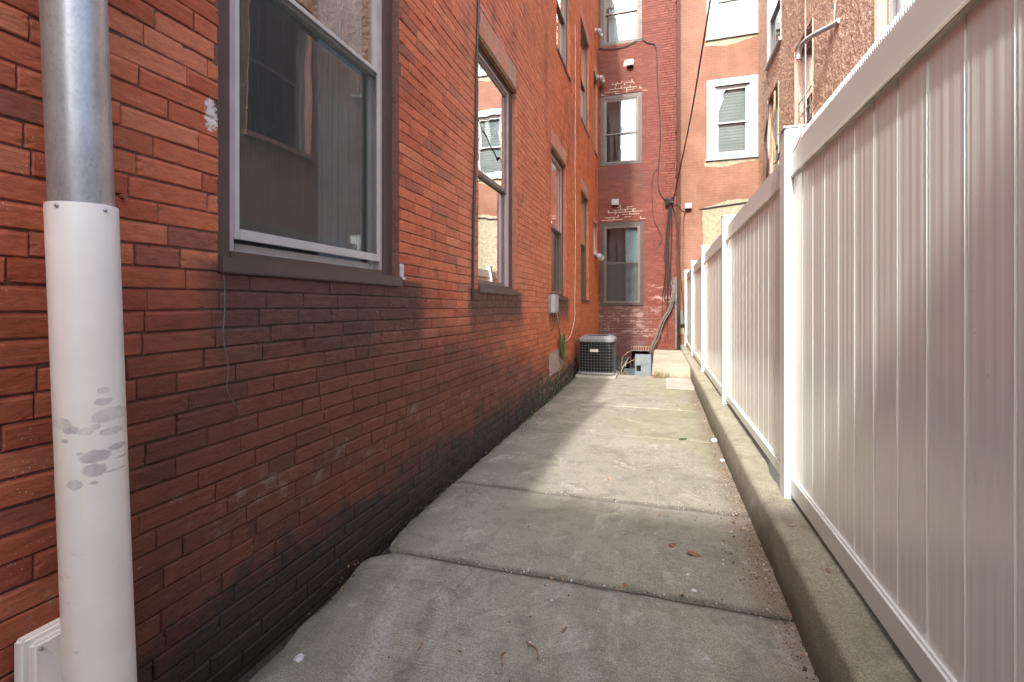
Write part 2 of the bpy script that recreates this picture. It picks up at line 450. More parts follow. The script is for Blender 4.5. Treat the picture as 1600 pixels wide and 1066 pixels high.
M = dict(
    lbrick=m_left_brick('old_red_brick'), lmortar=m_left_brick('painted_mortar', True),
    bbrick=m_back_brick('rear_red_brick'), bmortar=m_back_brick('rear_mortar', True),
    orange=m_orange(), stucco=m_stucco(),
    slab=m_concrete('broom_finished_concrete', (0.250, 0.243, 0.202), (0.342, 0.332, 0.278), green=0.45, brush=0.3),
    patch=m_concrete('newer_concrete', (0.36, 0.35, 0.31), (0.45, 0.43, 0.38)),
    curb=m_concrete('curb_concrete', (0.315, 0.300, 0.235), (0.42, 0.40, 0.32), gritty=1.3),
    block=m_concrete('worn_step_concrete', (0.33, 0.31, 0.24), (0.46, 0.44, 0.36), gritty=1.0),
    soil=simple('damp_soil', (0.035, 0.03, 0.024), 0.95, var=0.5, scale=30, bumpd=0.02),
    yard=m_concrete('yard_concrete', (0.2, 0.19, 0.17), (0.3, 0.29, 0.26)),
    vinyl=m_vinyl('white_vinyl', False, 0.86), vpanel=m_vinyl('ribbed_white_vinyl', True, 1.0),
    glass=m_glass(), screen=m_screen(), galv=m_galv(), sleeve=m_sleeve(),
    casing=simple('brown_aluminium', (0.082, 0.054, 0.048), 0.42, var=0.1, scale=6, bumpd=0.0005),
    sash=simple('taupe_sash', (0.17, 0.135, 0.125), 0.4, var=0.08, bumpd=0.0003),
    sashlight=simple('pale_grey_sash', (0.46, 0.44, 0.42), 0.35, var=0.06, bumpd=0.0003),
    mauve=simple('mauve_trim', (0.42, 0.33, 0.34), 0.4, var=0.06, bumpd=0.0003),
    white=simple('white_paint', (0.36, 0.36, 0.375), 0.5, var=0.06, scale=8),
    blind=simple('pale_blind', (0.20, 0.225, 0.23), 0.8, var=0.08, scale=2),
    cream=simple('cream_paint', (0.25, 0.238, 0.17), 0.85, var=0.18, scale=14, bumpd=0.006),
    oldmortar=simple('pale_mortar', (0.33, 0.27, 0.23), 0.9, var=0.3, scale=30, bumpd=0.006),
    dark=simple('unlit_room', (0.03, 0.03, 0.032), 0.9),
    curtain=simple('sky_tint_curtain', (0.27, 0.33, 0.36), 0.9, var=0.2, scale=4),  # curtain cloth; bluish tone also paints sky reflected in the near window
    black=simple('black_cable', (0.02, 0.02, 0.022), 0.5),
    greycable=simple('grey_cable', (0.13, 0.12, 0.11), 0.6, var=0.3, scale=30),
    whitecable=simple('white_cable', (0.45, 0.40, 0.38), 0.5),
    wood=simple('aged_wood', (0.26, 0.14, 0.07), 0.7, var=0.3, scale=30),
    coil=simple('dark_coil', (0.010, 0.011, 0.012), 0.95, spec=0.1),
    acgrey=simple('grey_enamel', (0.165, 0.175, 0.19), 0.35, var=0.08),
    acgrill=simple('coated_wire', (0.15, 0.16, 0.155), 0.4, var=0.1),
    cabinet=simple('blue_grey_steel', (0.15, 0.18, 0.20), 0.45, var=0.08),
    plate=simple('pale_plate', (0.6, 0.58, 0.54), 0.5),
    straw=simple('dry_stalk', (0.26, 0.20, 0.12), 0.9, var=0.3, scale=40),
    leaf=simple('dead_leaf', (0.20, 0.105, 0.055), 0.85, var=0.4, scale=50),
    butt=simple('tan_wood', (0.24, 0.155, 0.09), 0.85, var=0.3, scale=60),
    stone=simple('pale_stone', (0.48, 0.49, 0.51), 0.9, var=0.25, scale=50, bumpd=0.004),
    green=simple('moss_green', (0.07, 0.10, 0.03), 0.9, var=0.4, scale=30),
    roof=simple('roof_felt', (0.07, 0.07, 0.07), 0.9),
    rust=simple('rusty_iron', (0.30, 0.10, 0.04), 0.8, var=0.4, scale=60),
    backwall=simple('brown_brick_face', (0.30, 0.17, 0.12), 0.85, var=0.3, scale=3),
)
M['casing_dark'] = simple('dark_brown_paint', (0.040, 0.026, 0.023), 0.5, var=0.12, scale=6, bumpd=0.0005)
M['sash_dark'] = simple('dull_sash_paint', (0.10, 0.08, 0.072), 0.5, var=0.1, bumpd=0.0003)
M['lens'] = simple('lamp_lens', (0.5, 0.5, 0.48), 0.15)


# ------------------------------------------------------------------ geometry helpers
class MB:
    def __init__(s):
        s.v = []
        s.f = []
        s.mi = []
        s.mats = []
        s.col = None

    def mat(s, m):
        if m not in s.mats:
            s.mats.append(m)
        return s.mats.index(m)

    def add(s, vs, fs, m=None):
        o = len(s.v)
        s.v += [tuple(q) for q in vs]
        i = s.mat(m) if m else 0
        for f in fs:
            s.f.append(tuple(o + j for j in f))
            s.mi.append(i)
        return s

    def box(s, a, b, m=None, P=None):
        (x0, y0, z0), (x1, y1, z1) = a, b
        vs = [(x, y, z) for z in (z0, z1) for y in (y0, y1) for x in (x0, x1)]
        if P:
            vs = [P(*q) for q in vs]
        return s.add(vs, [(0, 2, 3, 1), (4, 5, 7, 6), (0, 1, 5, 4), (2, 6, 7, 3), (0, 4, 6, 2), (1, 3, 7, 5)], m)

    def tube(s, pts, r, n=8, m=None, caps=True):
        pts = [Vector(p) for p in pts]
        rs = r if isinstance(r, (list, tuple)) else [r] * len(pts)
        vs, fs = [], []
        prev = None
        for i, p in enumerate(pts):
            t = (pts[min(i + 1, len(pts) - 1)] - pts[max(i - 1, 0)]).normalized()
            if prev is None:
                a = t.cross(Vector((0.13, 0.2, 1)) if abs(t.z) < 0.9 else Vector((1, 0.1, 0))).normalized()
            else:
                a = (prev - t * prev.dot(t)).normalized()
            prev = a
            b = t.cross(a)
            for k in range(n):
                an = 2 * math.pi * k / n
                vs.append(p + (a * math.cos(an) + b * math.sin(an)) * rs[i])
        for i in range(len(pts) - 1):
            for k in range(n):
                fs.append((i * n + k, i * n + (k + 1) % n, (i + 1) * n + (k + 1) % n, (i + 1) * n + k))
        if caps:
            fs.append(tuple(reversed(range(n))))
            fs.append(tuple(range((len(pts) - 1) * n, len(pts) * n)))
        return s.add(vs, fs, m)

    def build(s, name, mat=None, parent=None, loc=None, smooth=False, bevel=0.0, recalc=True):
        base = Vector(loc) if loc is not None else Vector((0, 0, 0))
        off = base.copy()
        if parent is not None:
            off = Vector(WORLD[parent.name])
            base = Vector((0, 0, 0))
        me = bpy.data.meshes.new(name)
        me.from_pydata([tuple(Vector(q) - off) for q in s.v], [], s.f)
        ms = s.mats if s.mats else [mat]
        if mat is not None and not s.mats:
            ms = [mat]
        for m_ in ms:
            me.materials.append(m_)
        if s.mats:
            me.polygons.foreach_set('material_index', s.mi)
        if s.col:
            ca = me.color_attributes.new('rnd', 'FLOAT_COLOR', 'POINT')
            flat = []
            for c in s.col:
                flat += [c[0], c[1], c[2], 1.0]
            ca.data.foreach_set('color', flat)
        if recalc or bevel:
            bm = bmesh.new()
            bm.from_mesh(me)
            if bevel:
                bmesh.ops.bevel(bm, geom=[e for e in bm.edges if e.calc_face_angle(0) > 0.5], offset=bevel, segments=2, affect='EDGES', clamp_overlap=True)
            bmesh.ops.recalc_face_normals(bm, faces=bm.faces)
            bm.to_mesh(me)
            bm.free()
        if smooth:
            me.polygons.foreach_set('use_smooth', [True] * len(me.polygons))
            try:
                me.set_sharp_from_angle(angle=R(38))
            except Exception:
                pass
        o = bpy.data.objects.new(name, me)
        COL.objects.link(o)
        if parent is not None:
            o.parent = parent
            WORLD[o.name] = tuple(off)
        else:
            o.location = base
            WORLD[o.name] = tuple(base)
        return o


WORLD = {}


def tag(o, label, cat, group=None):
    o['label'] = label
    o['category'] = cat
    if group:
        o['group'] = group
    return o


def struct(o):
    o['kind'] = 'structure'
    return o


def empty(name, loc, label, cat, group=None):
    o = bpy.data.objects.new(name, None)
    o.empty_display_size = 0.1
    COL.objects.link(o)
    o.location = loc
    WORLD[o.name] = tuple(loc)
    return tag(o, label, cat, group)


XL, YB, YO, XR = -1.38, 11.36, 12.7, 2.29
PL = lambda u, z, d: (XL + d, u, z)
PB = lambda u, z, d: (u, YB - d, z)
PO = lambda u, z, d: (u, YO - d, z)
PR = lambda u, z, d: (XR - d, u, z)


def spline(pts, n=8):
    pts = [Vector(p) for p in pts]
    out = []
    q = [pts[0] * 2 - pts[1]] + pts + [pts[-1] * 2 - pts[-2]]
    for i in range(1, len(q) - 2):
        p0, p1, p2, p3 = q[i - 1:i + 3]
        for k in range(n):
            t = k / n
            out.append(0.5 * ((2 * p1) + (p2 - p0) * t + (2 * p0 - 5 * p1 + 4 * p2 - p3) * t * t + (3 * p1 - p0 - 3 * p2 + p3) * t ** 3))
    out.append(pts[-1])
    return out


def holed(P, u0, u1, z0, z1, holes, d=0.0, depth=0.3):
    """wall sheet at depth d with rectangular holes and their reveals"""
    mb = MB()
    us = sorted({u0, u1, *[h[0] for h in holes], *[h[1] for h in holes]})
    zs = sorted({z0, z1, *[h[2] for h in holes], *[h[3] for h in holes]})
    us = [q for q in us if u0 <= q <= u1]
    zs = [q for q in zs if z0 <= q <= z1]
    for i in range(len(us) - 1):
        for j in range(len(zs) - 1):
            a, b = (us[i] + us[i + 1]) / 2, (zs[j] + zs[j + 1]) / 2
            if any(h[0] < a < h[1] and h[2] < b < h[3] for h in holes):
                continue
            mb.add([P(us[i], zs[j], d), P(us[i + 1], zs[j], d), P(us[i + 1], zs[j + 1], d), P(us[i], zs[j + 1], d)], [(0, 1, 2, 3)])
    for (a, b, c, e) in holes:
        for (p, q) in (((a, c), (b, c)), ((b, c), (b, e)), ((b, e), (a, e)), ((a, e), (a, c))):
            mb.add([P(p[0], p[1], d), P(q[0], q[1], d), P(q[0], q[1], d - depth), P(p[0], p[1], d - depth)], [(0, 1, 2, 3)])
    return mb


def bricks(P, u0, u1, z0, z1, holes, L=0.203, H=0.0675, J=0.006, rough=1.0, rnd=random, proud=0.0, sag=0.0, hdrs=True, detail=0):
    ends = {h[1] for h in holes} | {h[0] for h in holes}
    mb = MB()
    mb.col = []
    row = 0
    z = z0
    while z < z1 - 0.01:
        zc = z + H / 2
        hdr = hdrs and (row % 7 == 5)
        l = L / 2 if hdr else L
        u = u0 - (0.5 if row % 2 else 0.0) * l - rnd.random() * 0.03
        segs = []
        while u < u1:
            ll = l * rnd.uniform(0.88, 1.12)
            if not hdr and rnd.random() < 0.06:
                ll *= 0.55
            segs.append((max(u, u0), min(u + ll, u1)))
            u += ll
        for (a, b) in segs:
            parts = [(a, b)]
            for h in holes:
                if h[2] < zc < h[3]:
                    np_ = []
                    for (p, q) in parts:
                        if q <= h[0] or p >= h[1]:
                            np_.append((p, q))
                        else:
                            if p < h[0]:
                                np_.append((p, h[0]))
                            if q > h[1]:
                                np_.append((h[1], q))
                    parts = np_
            for (p, q) in parts:
                if q - p < 0.025:
                    continue
                jj = J * rnd.choice((0.25, 0.5, 0.7, 1.0, 1.3)) / 2
                w1 = sag * mn.noise(Vector((p * 1.1, z * 0.7, 3.0)))
                w2 = sag * mn.noise(Vector((q * 1.1, z * 0.7, 3.0)))
                za, zb = z + J / 2, z + H - J / 2
                dd = rnd.gauss(0, 0.0011) * rough + proud
                b1 = rnd.uniform(0.0015, 0.004) * rough
                bv = [rnd.uniform(0.5, 1.6) * b1 for _ in range(8)]
                if rnd.random() < 0.10:
                    bv[rnd.randrange(8)] *= 3.2
                A, B = p + jj, q - jj
                t = rnd.gauss(0, 0.0009) * rough
                tz = [rnd.gauss(0, 0.0008) * rough for _ in range(4)]
                if detail and p < detail and z < 3.3:
                    nu = max(5, int((B - A) / 0.011))
                    su = [0.0, 0.0028 / (B - A)] + [(i + 0.5) / nu for i in range(1, nu - 1)] + [1 - 0.0028 / (B - A), 1.0]
                    hz = zb - za
                    sz = [0.0, 0.0026 / hz, 0.17, 0.34, 0.5, 0.66, 0.83, 1 - 0.0026 / hz, 1.0]
                    chips = []
                    for _ in range(rnd.choice((0, 1, 1, 2, 3))):
                        if rnd.random() < 0.6:
                            chips.append((rnd.choice((A, B)), rnd.uniform(za, zb), rnd.uniform(0.004, 0.012)))
                        else:
                            chips.append((rnd.uniform(A, B), rnd.choice((za, zb)), rnd.uniform(0.004, 0.011)))
                    ph = rnd.random() * 50
                    vs = []
                    for tz_ in sz:
                        for ts in su:
                            uu = A + (B - A) * ts
                            zz = za + hz * tz_ + w1 + (w2 - w1) * ts + tz[0] * (1 - ts) + tz[1] * ts
                            e = min(ts * (B - A), (1 - ts) * (B - A), tz_ * hz, (1 - tz_) * hz)
                            d_ = dd + t * (2 * ts - 1) + 0.0010 * mn.noise(Vector((uu * 22, zz * 34, ph))) + 0.0006 * mn.noise(Vector((uu * 90, zz * 110, ph)))
                            if e < 0.0026:
                                d_ -= b1 * 0.9
                            for (cu, cz_, cr) in chips:
                                q_ = math.hypot(uu - cu, (zz - w1 - cz_) * 1.3) / cr
                                if q_ < 1:
                                    d_ -= 0.0045 * (1 - q_ * q_)
                            if ts in (0.0, 1.0):
                                uu += 0.0013 * mn.noise(Vector((zz * 60, ph, 1)))
                            if tz_ in (0.0, 1.0):
                                zz += 0.0014 * mn.noise(Vector((uu * 38, ph, 4)))
                            vs.append(P(uu, zz, d_))
                    a_, b_n = len(su), len(sz)
                    fs = [(j * a_ + i, j * a_ + i + 1, (j + 1) * a_ + i + 1, (j + 1) * a_ + i) for j in range(b_n - 1) for i in range(a_ - 1)]
                    ringi = [i for i in range(a_)] + [j * a_ + a_ - 1 for j in range(1, b_n)] + [(b_n - 1) * a_ + i for i in range(a_ - 2, -1, -1)] + [j * a_ for j in range(b_n - 2, 0, -1)]
                    o_ = len(vs)
                    off_ = Vector(P(0, 0, -0.03 if q not in ends else -0.098)) - Vector(P(0, 0, 0))
                    for ri in ringi:
                        vs.append(tuple(Vector(vs[ri]) + off_))
                    for i in range(len(ringi)):
                        j = (i + 1) % len(ringi)
                        fs.append((ringi[i], o_ + i, o_ + j, ringi[j]))
                    mb.add(vs, fs)
                    col = (rnd.random(), rnd.random(), rnd.random())
                    mb.col += [col] * len(vs)
                    continue
                C = [(A, za + w1 + tz[0]), (B, za + w2 + tz[1]), (B, zb + w2 + tz[2]), (A, zb + w1 + tz[3])]
                sg = [(1, 1), (-1, 1), (-1, -1), (1, -1)]
                vs = [P(c[0], c[1], -0.098) for c in C]
                vs += [P(c[0], c[1], dd - bv[i] * 0.9 + (t if c[0] == B else -t)) for i, c in enumerate(C)]
                vs += [P(c[0] + sg[i][0] * bv[i], c[1] + sg[i][1] * bv[i + 4] * 0.8, dd + (t if c[0] == B else -t)) for i, c in enumerate(C)]
                fs = [(8, 9, 10, 11)]
                for i in range(4):
                    j = (i + 1) % 4
                    fs.append((4 + i, 4 + j, 8 + j, 8 + i))
                    fs.append((i, j, 4 + j, 4 + i))
                mb.add(vs, fs)
                col = (rnd.random(), rnd.random(), rnd.random())
                mb.col += [col] * 12
        z += H
        row += 1
    return mb


def window(P, parent, u0, u1, z0, z1, rec=0.05, cw=0.095, casing='casing', sash='sash', mid=None,
           sill=True, blind=None, screen=False, gap=False, curtain=None, jamb='mauve', label=None, cw_top=None, sillmat=None, bot=None):
    """double-hung window: casing ring (the part), sash rails, panes, sill, screen as sub-parts"""
    d0 = -rec
    mb = MB()
    ct = cw_top or cw
    cb = bot if bot is not None else 0.03
    mb.box((u0, z0, d0 - 0.08), (u0 + cw, z1, d0), None, P)
    mb.box((u1 - cw, z0, d0 - 0.08), (u1, z1, d0), None, P)
    mb.box((u0 + cw, z1 - ct, d0 - 0.08), (u1 - cw, z1, d0 - 0.002), None, P)
    mb.box((u0 + cw, z0, d0 - 0.08), (u1 - cw, z0 + cb, d0 - 0.002), None, P)
    wn = mb.build('window', M[casing], parent, bevel=0.004)
    if label:
        wn['label'] = label
    a, b, c, e = u0 + cw, u1 - cw, z0 + cb, z1 - ct
    if mid is None:
        mid = (c + e) / 2
    # jamb track
    t = 0.022
    mb = MB()
    mb.box((a, c, d0 - 0.07), (a + t, e, d0 - 0.008), None, P)
    mb.box((b - t, c, d0 - 0.07), (b, e, d0 - 0.008), None, P)
    mb.box((a + t, e - t, d0 - 0.07), (b - t, e, d0 - 0.009), None, P)
    mb.build('frame', M[jamb], wn, bevel=0.002)
    a2, b2, e2 = a + t, b - t, e - t
    s = 0.035
    for nm, (lo, hi, dd) in (('upper_sash', (mid - 0.02, e2, d0 - 0.022)), ('lower_sash', (c + (0.0 if not gap else 0.0), mid + 0.02, d0 - 0.046))):
        mb = MB()
        mb.box((a2, lo, dd - 0.022), (a2 + s, hi, dd), None, P)
        mb.box((b2 - s, lo, dd - 0.022), (b2, hi, dd), None, P)
        mb.box((a2 + s, hi - s, dd - 0.022), (b2 - s, hi, dd - 0.001), None, P)
        mb.box((a2 + s, lo, dd - 0.022), (b2 - s, lo + s, dd - 0.001), None, P)
        mb.build(nm, M[sash], wn, bevel=0.002)
        g = MB()
        g.add([P(a2 + s, lo + s, dd - 0.011), P(b2 - s, lo + s, dd - 0.011), P(b2 - s, hi - s, dd - 0.011), P(a2 + s, hi - s, dd - 0.011)], [(0, 1, 2, 3)])
        g.build('pane', M['glass'], wn, recalc=False)
    if screen:
        mb = MB()
        q = 0.022
        lo, hi, dd = c + (0.045 if gap else 0.0), mid + 0.015, d0 - 0.006
        mb.box((a2, lo, dd - 0.012), (a2 + q, hi, dd), None, P)
        mb.box((b2 - q, lo, dd - 0.012), (b2, hi, dd), None, P)
        mb.box((a2 + q, hi - q, dd - 0.012), (b2 - q, hi, dd - 0.001), None, P)
        mb.box((a2 + q, lo, dd - 0.012), (b2 - q, lo + 0.038, dd + 0.002), None, P)
        mb.build('screen_frame', M['sashlight' if gap else sash], wn, bevel=0.002)
        g = MB()
        g.add([P(a2 + q, lo + 0.038, dd - 0.006), P(b2 - q, lo + 0.038, dd - 0.006), P(b2 - q, hi - q, dd - 0.006), P(a2 + q, hi - q, dd - 0.006)], [(0, 1, 2, 3)])
        g.build('insect_screen', M['screen'], wn, recalc=False)
    if blind:
        mb = MB()
        top = e2
        n = 40
        lo = c + blind * (e2 - c)
        vs, fs = [], []
        for i in range(n + 1):
            zz = top + (lo - top) * i / n
            dd = d0 - 0.09 + (0.006 if i % 2 else 0.0)
            vs += [P(a2, zz, dd), P(b2, zz, dd)]
            if i:
                fs.append((2 * i - 2, 2 * i - 1, 2 * i + 1, 2 * i))
        mb.add(vs, fs)
        mb.build('blind', M['blind'], wn, recalc=False)
    if curtain:
        mb = MB()
        vs, fs = [], []
        n = 40
        ca, cb_ = a2 + (b2 - a2) * curtain[0], a2 + (b2 - a2) * curtain[1]
        for i in range(n + 1):
            uu = ca + (cb_ - ca) * i / n
            dd = d0 - 0.12 + 0.012 * math.sin(i * 1.3)
            vs += [P(uu, c, dd), P(uu, e2, dd)]
            if i:
                fs.append((2 * i - 2, 2 * i, 2 * i + 1, 2 * i - 1))
        mb.add(vs, fs)
        mb.build('curtain', M['curtain'], wn, recalc=False, smooth=True)
    if sill:
        mb = MB()
        mb.box((u0 - 0.005, z0 - 0.054, -0.12), (u1 + 0.005, z0, 0.016), None, P)
        mb.build('sill', M[sillmat or casing], wn, bevel=0.005)
    return wn


def lintel(P, parent, u0, u1, z, rows=2, rise=0.03, rnd=random):
    """segmental arch of rowlock bricks with pale smeared joints"""
    mb = MB()
    mb.col = []
    n = int((u1 - u0) / 0.07)
    bw = (u1 - u0) / n
    H = 0.102
    for r in range(rows):
        for i in range(n):
            a = u0 + i * bw + 0.011
            b = a + bw - 0.022
            t = ((i + 0.5) / n) * 2 - 1
            zz = z + rise * (1 - t * t) - 0.02 + r * H
            dd = rnd.uniform(0.0003, 0.0009)
            vs = [P(a, zz + 0.005, -0.098), P(b, zz + 0.005, -0.098), P(b, zz + H - 0.005, -0.098), P(a, zz + H - 0.005, -0.098),
                  P(a, zz + 0.005, dd), P(b, zz + 0.005, dd), P(b, zz + H - 0.005, dd), P(a, zz + H - 0.005, dd)]
            mb.add(vs, [(4, 5, 6, 7), (0, 1, 5, 4), (1, 2, 6, 5), (2, 3, 7, 6), (3, 0, 4, 7)])
            mb.col += [(rnd.random(), 0.85 + 0.15 * rnd.random(), rnd.random())] * 8
    o = mb.build('brick_lintel', M['lbrick'], parent)
    mm = MB()
    for r in range(rows):
        for i in range(n + 1):
            t = min(1, (i / n)) * 2 - 1
            zz = z + rise * (1 - t * t) - 0.02 + r * H
            c_ = u0 + i * bw + rnd.uniform(-0.002, 0.002)
            hw = rnd.uniform(0.006, 0.012)
            if 0 < i < n:
                mm.box((c_ - hw, zz, -0.085), (c_ + hw, zz + H - rnd.random() * 0.02, 0.0022), None, P)
    mm.box((u0, z + 0.0, -0.09), (u1, z + rows * H + 0.0, -0.0002), None, P)
    mm.build('lintel_mortar', M['oldmortar'], parent)
    return o


# ================================================================== THE GROUND
def fbm(x, y, z=0.0, s=1.0):
    return mn.noise(Vector((x * s, y * s, z)))


ms = MB()
ms.add([(-300, -300, -1.0), (300, -300, -1.0), (300, 300, -1.0), (-300, 300, -1.0)], [(0, 1, 2, 3)])
struct(ms.build('ground', M['yard'], recalc=False))


def xleft(y):
    pts = [(-6, -1.26), (1.17, -1.257), (1.30, -1.272), (1.55, -1.292), (1.76, -1.312), (1.90, -1.335), (1.95, -1.338), (1.985, -1.315), (2.016, -1.245),
           (2.024, -1.235), (2.06, -1.278), (2.10, -1.300), (2.23, -1.325), (2.95, -1.342), (5.3, -1.345), (8.0, -1.36), (12, -1.37)]
    for (a, b) in zip(pts, pts[1:]):
        if a[0] <= y <= b[0]:
            t = (y - a[0]) / (b[0] - a[0])
            return a[1] + (b[1] - a[1]) * t + 0.010 * fbm(y, 3, 1, 7) + 0.006 * fbm(y, 5, 1, 24)
    return -1.3


def slab(y0, y1, name_mb, x0=None, x1=0.50, step=0.04, tilt=0.0, jag=0.003):
    ny = max(2, int((y1 - y0) / step))
    nx = 44
    base = len(name_mb.v)
    vs, fs = [], []
    ys = [y0, y0 + 0.006, y0 + 0.014] + [y0 + 0.014 + (y1 - y0 - 0.028) * i / ny for i in range(1, ny)] + [y1 - 0.014, y1 - 0.006, y1]
    ts = [0, 0.006, 0.015] + [0.015 + 0.985 * i / nx for i in range(1, nx + 1)]
    for j, y in enumerate(ys):
        a = xleft(y) if x0 is None else x0
        for i, t in enumerate(ts):
            x = a + (x1 - a) * t
            z = 0.006 * fbm(x, y, 0.5, 1.1) + 0.0022 * fbm(x, y, 5.5, 7)
            yy = y
            e = min(j, len(ys) - 1 - j)
            if e < 2:
                z -= (0.010, 0.003)[e]
                yy = y + jag * fbm(x, y0 if j < 3 else y1, 2.0, 14) + 0.010 * fbm(x, 0, y0 if j < 3 else y1, 1.3)
            ex = (x - a)
            if ex < 0.10:
                z -= (0.030 + 0.012 * fbm(x, y, 8, 12)) * (1 - ex / 0.10) ** 2
            z += tilt * (y - y0)
            vs.append((x, yy, z))
    n = len(ts)
    for j in range(len(ys) - 1):
        for i in range(n - 1):
            fs.append((j * n + i, j * n + i + 1, (j + 1) * n + i + 1, (j + 1) * n + i))
    # skirt
    ring = [j * n for j in range(len(ys))]
    o = len(vs)
    for q in ring:
        v = vs[q]
        vs.append((v[0] + 0.01, v[1], -0.2))
    for i in range(len(ring) - 1):
        fs.append((ring[i], ring[i + 1], o + i + 1, o + i))
    for row in (0, len(ys) - 1):
        o = len(vs)
        for i in range(n):
            v = vs[row * n + i]
            vs.append((v[0], v[1], -0.2))
        for i in range(n - 1):
            fs.append((row * n + i, row * n + i + 1, o + i + 1, o + i))
    name_mb.add(vs, fs)


pv = MB()
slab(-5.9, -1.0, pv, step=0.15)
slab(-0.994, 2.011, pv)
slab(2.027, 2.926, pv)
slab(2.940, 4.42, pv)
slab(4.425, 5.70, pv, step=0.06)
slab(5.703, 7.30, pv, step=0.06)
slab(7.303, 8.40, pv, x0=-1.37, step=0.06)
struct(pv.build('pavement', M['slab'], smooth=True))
pv = MB()
pv.box((-1.38, 8.41, -1.0), (-0.66, YB, -0.004))
pv.box((-1.5, -6, -0.3), (-1.20, 8.4, -0.105))
struct(pv.build('soil', M['soil']))
pt = MB()
pt.box((0.10, 7.15, -0.1), (0.49, 8.19, 0.012))
struct(pt.build('pavement_patch', M['patch'], bevel=0.006))
pit = MB()
pit.box((-0.66, 8.402, -1.0), (-0.10, 8.43, -0.012))
pit.box((-0.68, 8.43, -1.0), (-0.66, YB, 0.0))
struct(pit.build('areaway', M['block']))

# right-hand yard beyond the fence
yd = MB()
yd.box((0.70, -6, -1.0), (9, YO, -0.02))
struct(yd.build('yard_ground', M['yard']))

# curb
cb = MB()


def curb_profile(y):
    xr = 0.735
    if 2.75 < y < 5.1:
        t = (y - 2.75) / (5.1 - 2.75)
        xr = 0.735 - 0.125 * math.exp(-((t - 0.1) / 0.16) ** 2) - 0.06 * math.exp(-((t - 0.45) / 0.2) ** 2)
    if 5.1 < y < 12:
        xr = 0.71 + 0.02 * math.sin(y * 2.1)
    x0 = 0.490 + 0.006 * fbm(0, y, 7, 1.5) + 0.002 * fbm(0, y, 7, 12)
    ht = 0.215 + 0.004 * fbm(1, y, 3, 1.2)
    pr = [(x0 - 0.012, -0.05)]
    for i in range(7):
        zz = -0.02 + (ht - 0.03 + 0.02) * i / 6
        pr.append((x0 - 0.010 * (1 - i / 6) + 0.004 * fbm(zz * 9, y, 1, 9), zz))
    for a in (30, 60, 90):
        pr.append((x0 + 0.03 * (1 - math.cos(R(a))), ht - 0.03 + 0.03 * math.sin(R(a))))
    for i in range(1, 7):
        xx = x0 + 0.03 + (xr - x0 - 0.03) * i / 6
        pr.append((xx, ht + 0.0022 * fbm(xx, y, 9, 11)))
    pr.append((xr + 0.01 * fbm(2, y, 2, 8), ht - 0.012))
    pr.append((xr + 0.008 * fbm(2, y, 2, 8), -0.3))
    return pr


ys = [-5.9 + 0.2 * i for i in range(30)]
while ys[-1] < YO - 0.02:
    ys.append(min(ys[-1] + 0.035, YO - 0.01))
prs = [curb_profile(y) for y in ys]
n = len(prs[0])
vs = [(p[0], y, p[1]) for y, pr in zip(ys, prs) for p in pr]
fs = [(j * n + i, j * n + i + 1, (j + 1) * n + i + 1, (j + 1) * n + i) for j in range(len(ys) - 1) for i in range(n - 1)]
cb.add(vs, fs)
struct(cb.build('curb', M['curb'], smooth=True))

# raised worn step at the far end
bk = MB()
nx, ny = 16, 60
x0, x1, y0, y1, zt = -0.11, 0.485, 8.22, YB - 0.001, 0.19
vs, fs = [], []
for j in range(ny + 1):
    for i in range(nx + 1):
        x = x0 + (x1 - x0) * i / nx
        y = y0 + (y1 - y0) * j / ny
        z = zt + 0.006 * fbm(x, y, 1, 3) + 0.003 * fbm(x, y, 2, 11)
        if j == 0 or i == 0:
            z -= 0.012
        vs.append((x + (0.006 * fbm(1, y, 4, 6) if i == 0 else 0), y + (0.014 * fbm(x, 1, 4, 6) if j == 0 else 0), z))
for j in range(ny):
    for i in range(nx):
        a = j * (nx + 1) + i
        fs.append((a, a + 1, a + nx + 2, a + nx + 1))
o = len(vs)
for i in range(nx + 1):
    vs.append((vs[i][0], vs[i][1] - 0.004, -0.05))
for i in range(nx):
    fs.append((i, i + 1, o + i + 1, o + i))
o = len(vs)
for j in range(ny + 1):
    q = vs[j * (nx + 1)]
    vs.append((q[0], q[1], -1.0))
for j in range(ny):
    fs.append((j * (nx + 1), (j + 1) * (nx + 1), o + j + 1, o + j))
bk.add(vs, fs)
step_o = bk.build('concrete_step', M['block'], smooth=True)
tag(step_o, 'worn pale concrete step between the cellar pit and the curb', 'step')

# ================================================================== LEFT BUILDING
LOW, HIGH, YSTEP, YBACK = 4.95, 10.8, 4.3, -2.6
house = empty('brick_house', (XL, 5.0, 0), 'long red brick house wall along the left side of the alley', 'building')
wins = [(1.20, 2.335, 1.345, 3.38), (3.54, 4.60, 1.345, 3.38), (6.22, 7.27, 1.335, 3.38), (8.74, 9.72, 1.31, 3.38),
        (6.57, 7.63, 4.86, 6.75), (8.70, 9.80, 4.70, 6.55), (10.50, 11.15, 4.68, 6.42)]
small = (10.50, 11.10, 2.36, 3.08)
LR = 0.204
holes = [(a, b, c - 0.052, e + LR) for (a, b, c, e) in wins] + [(small[0], small[1], small[2] - 0.04, small[3] + 0.1)]
rl = random.Random(11)
wb = bricks(PL, -1.0, 4.3, -0.2, LOW, holes, L=0.215, H=0.0622, J=0.0048, rnd=rl, sag=0.014, rough=1.1, hdrs=False, detail=3.3)
wb2 = bricks(PL, 4.3, YB, -0.2, 8.95, holes, L=0.21, H=0.0622, rnd=rl, sag=0.012, rough=0.9)
o = len(wb.v)
wb.v += wb2.v
wb.f += [tuple(i + o for i in f) for f in wb2.f]
wb.mi += wb2.mi
wb.col += wb2.col
wb.build('wall', M['lbrick'], house)
hl = [(a, b, c, e) for (a, b, c, e) in holes if a < YSTEP]
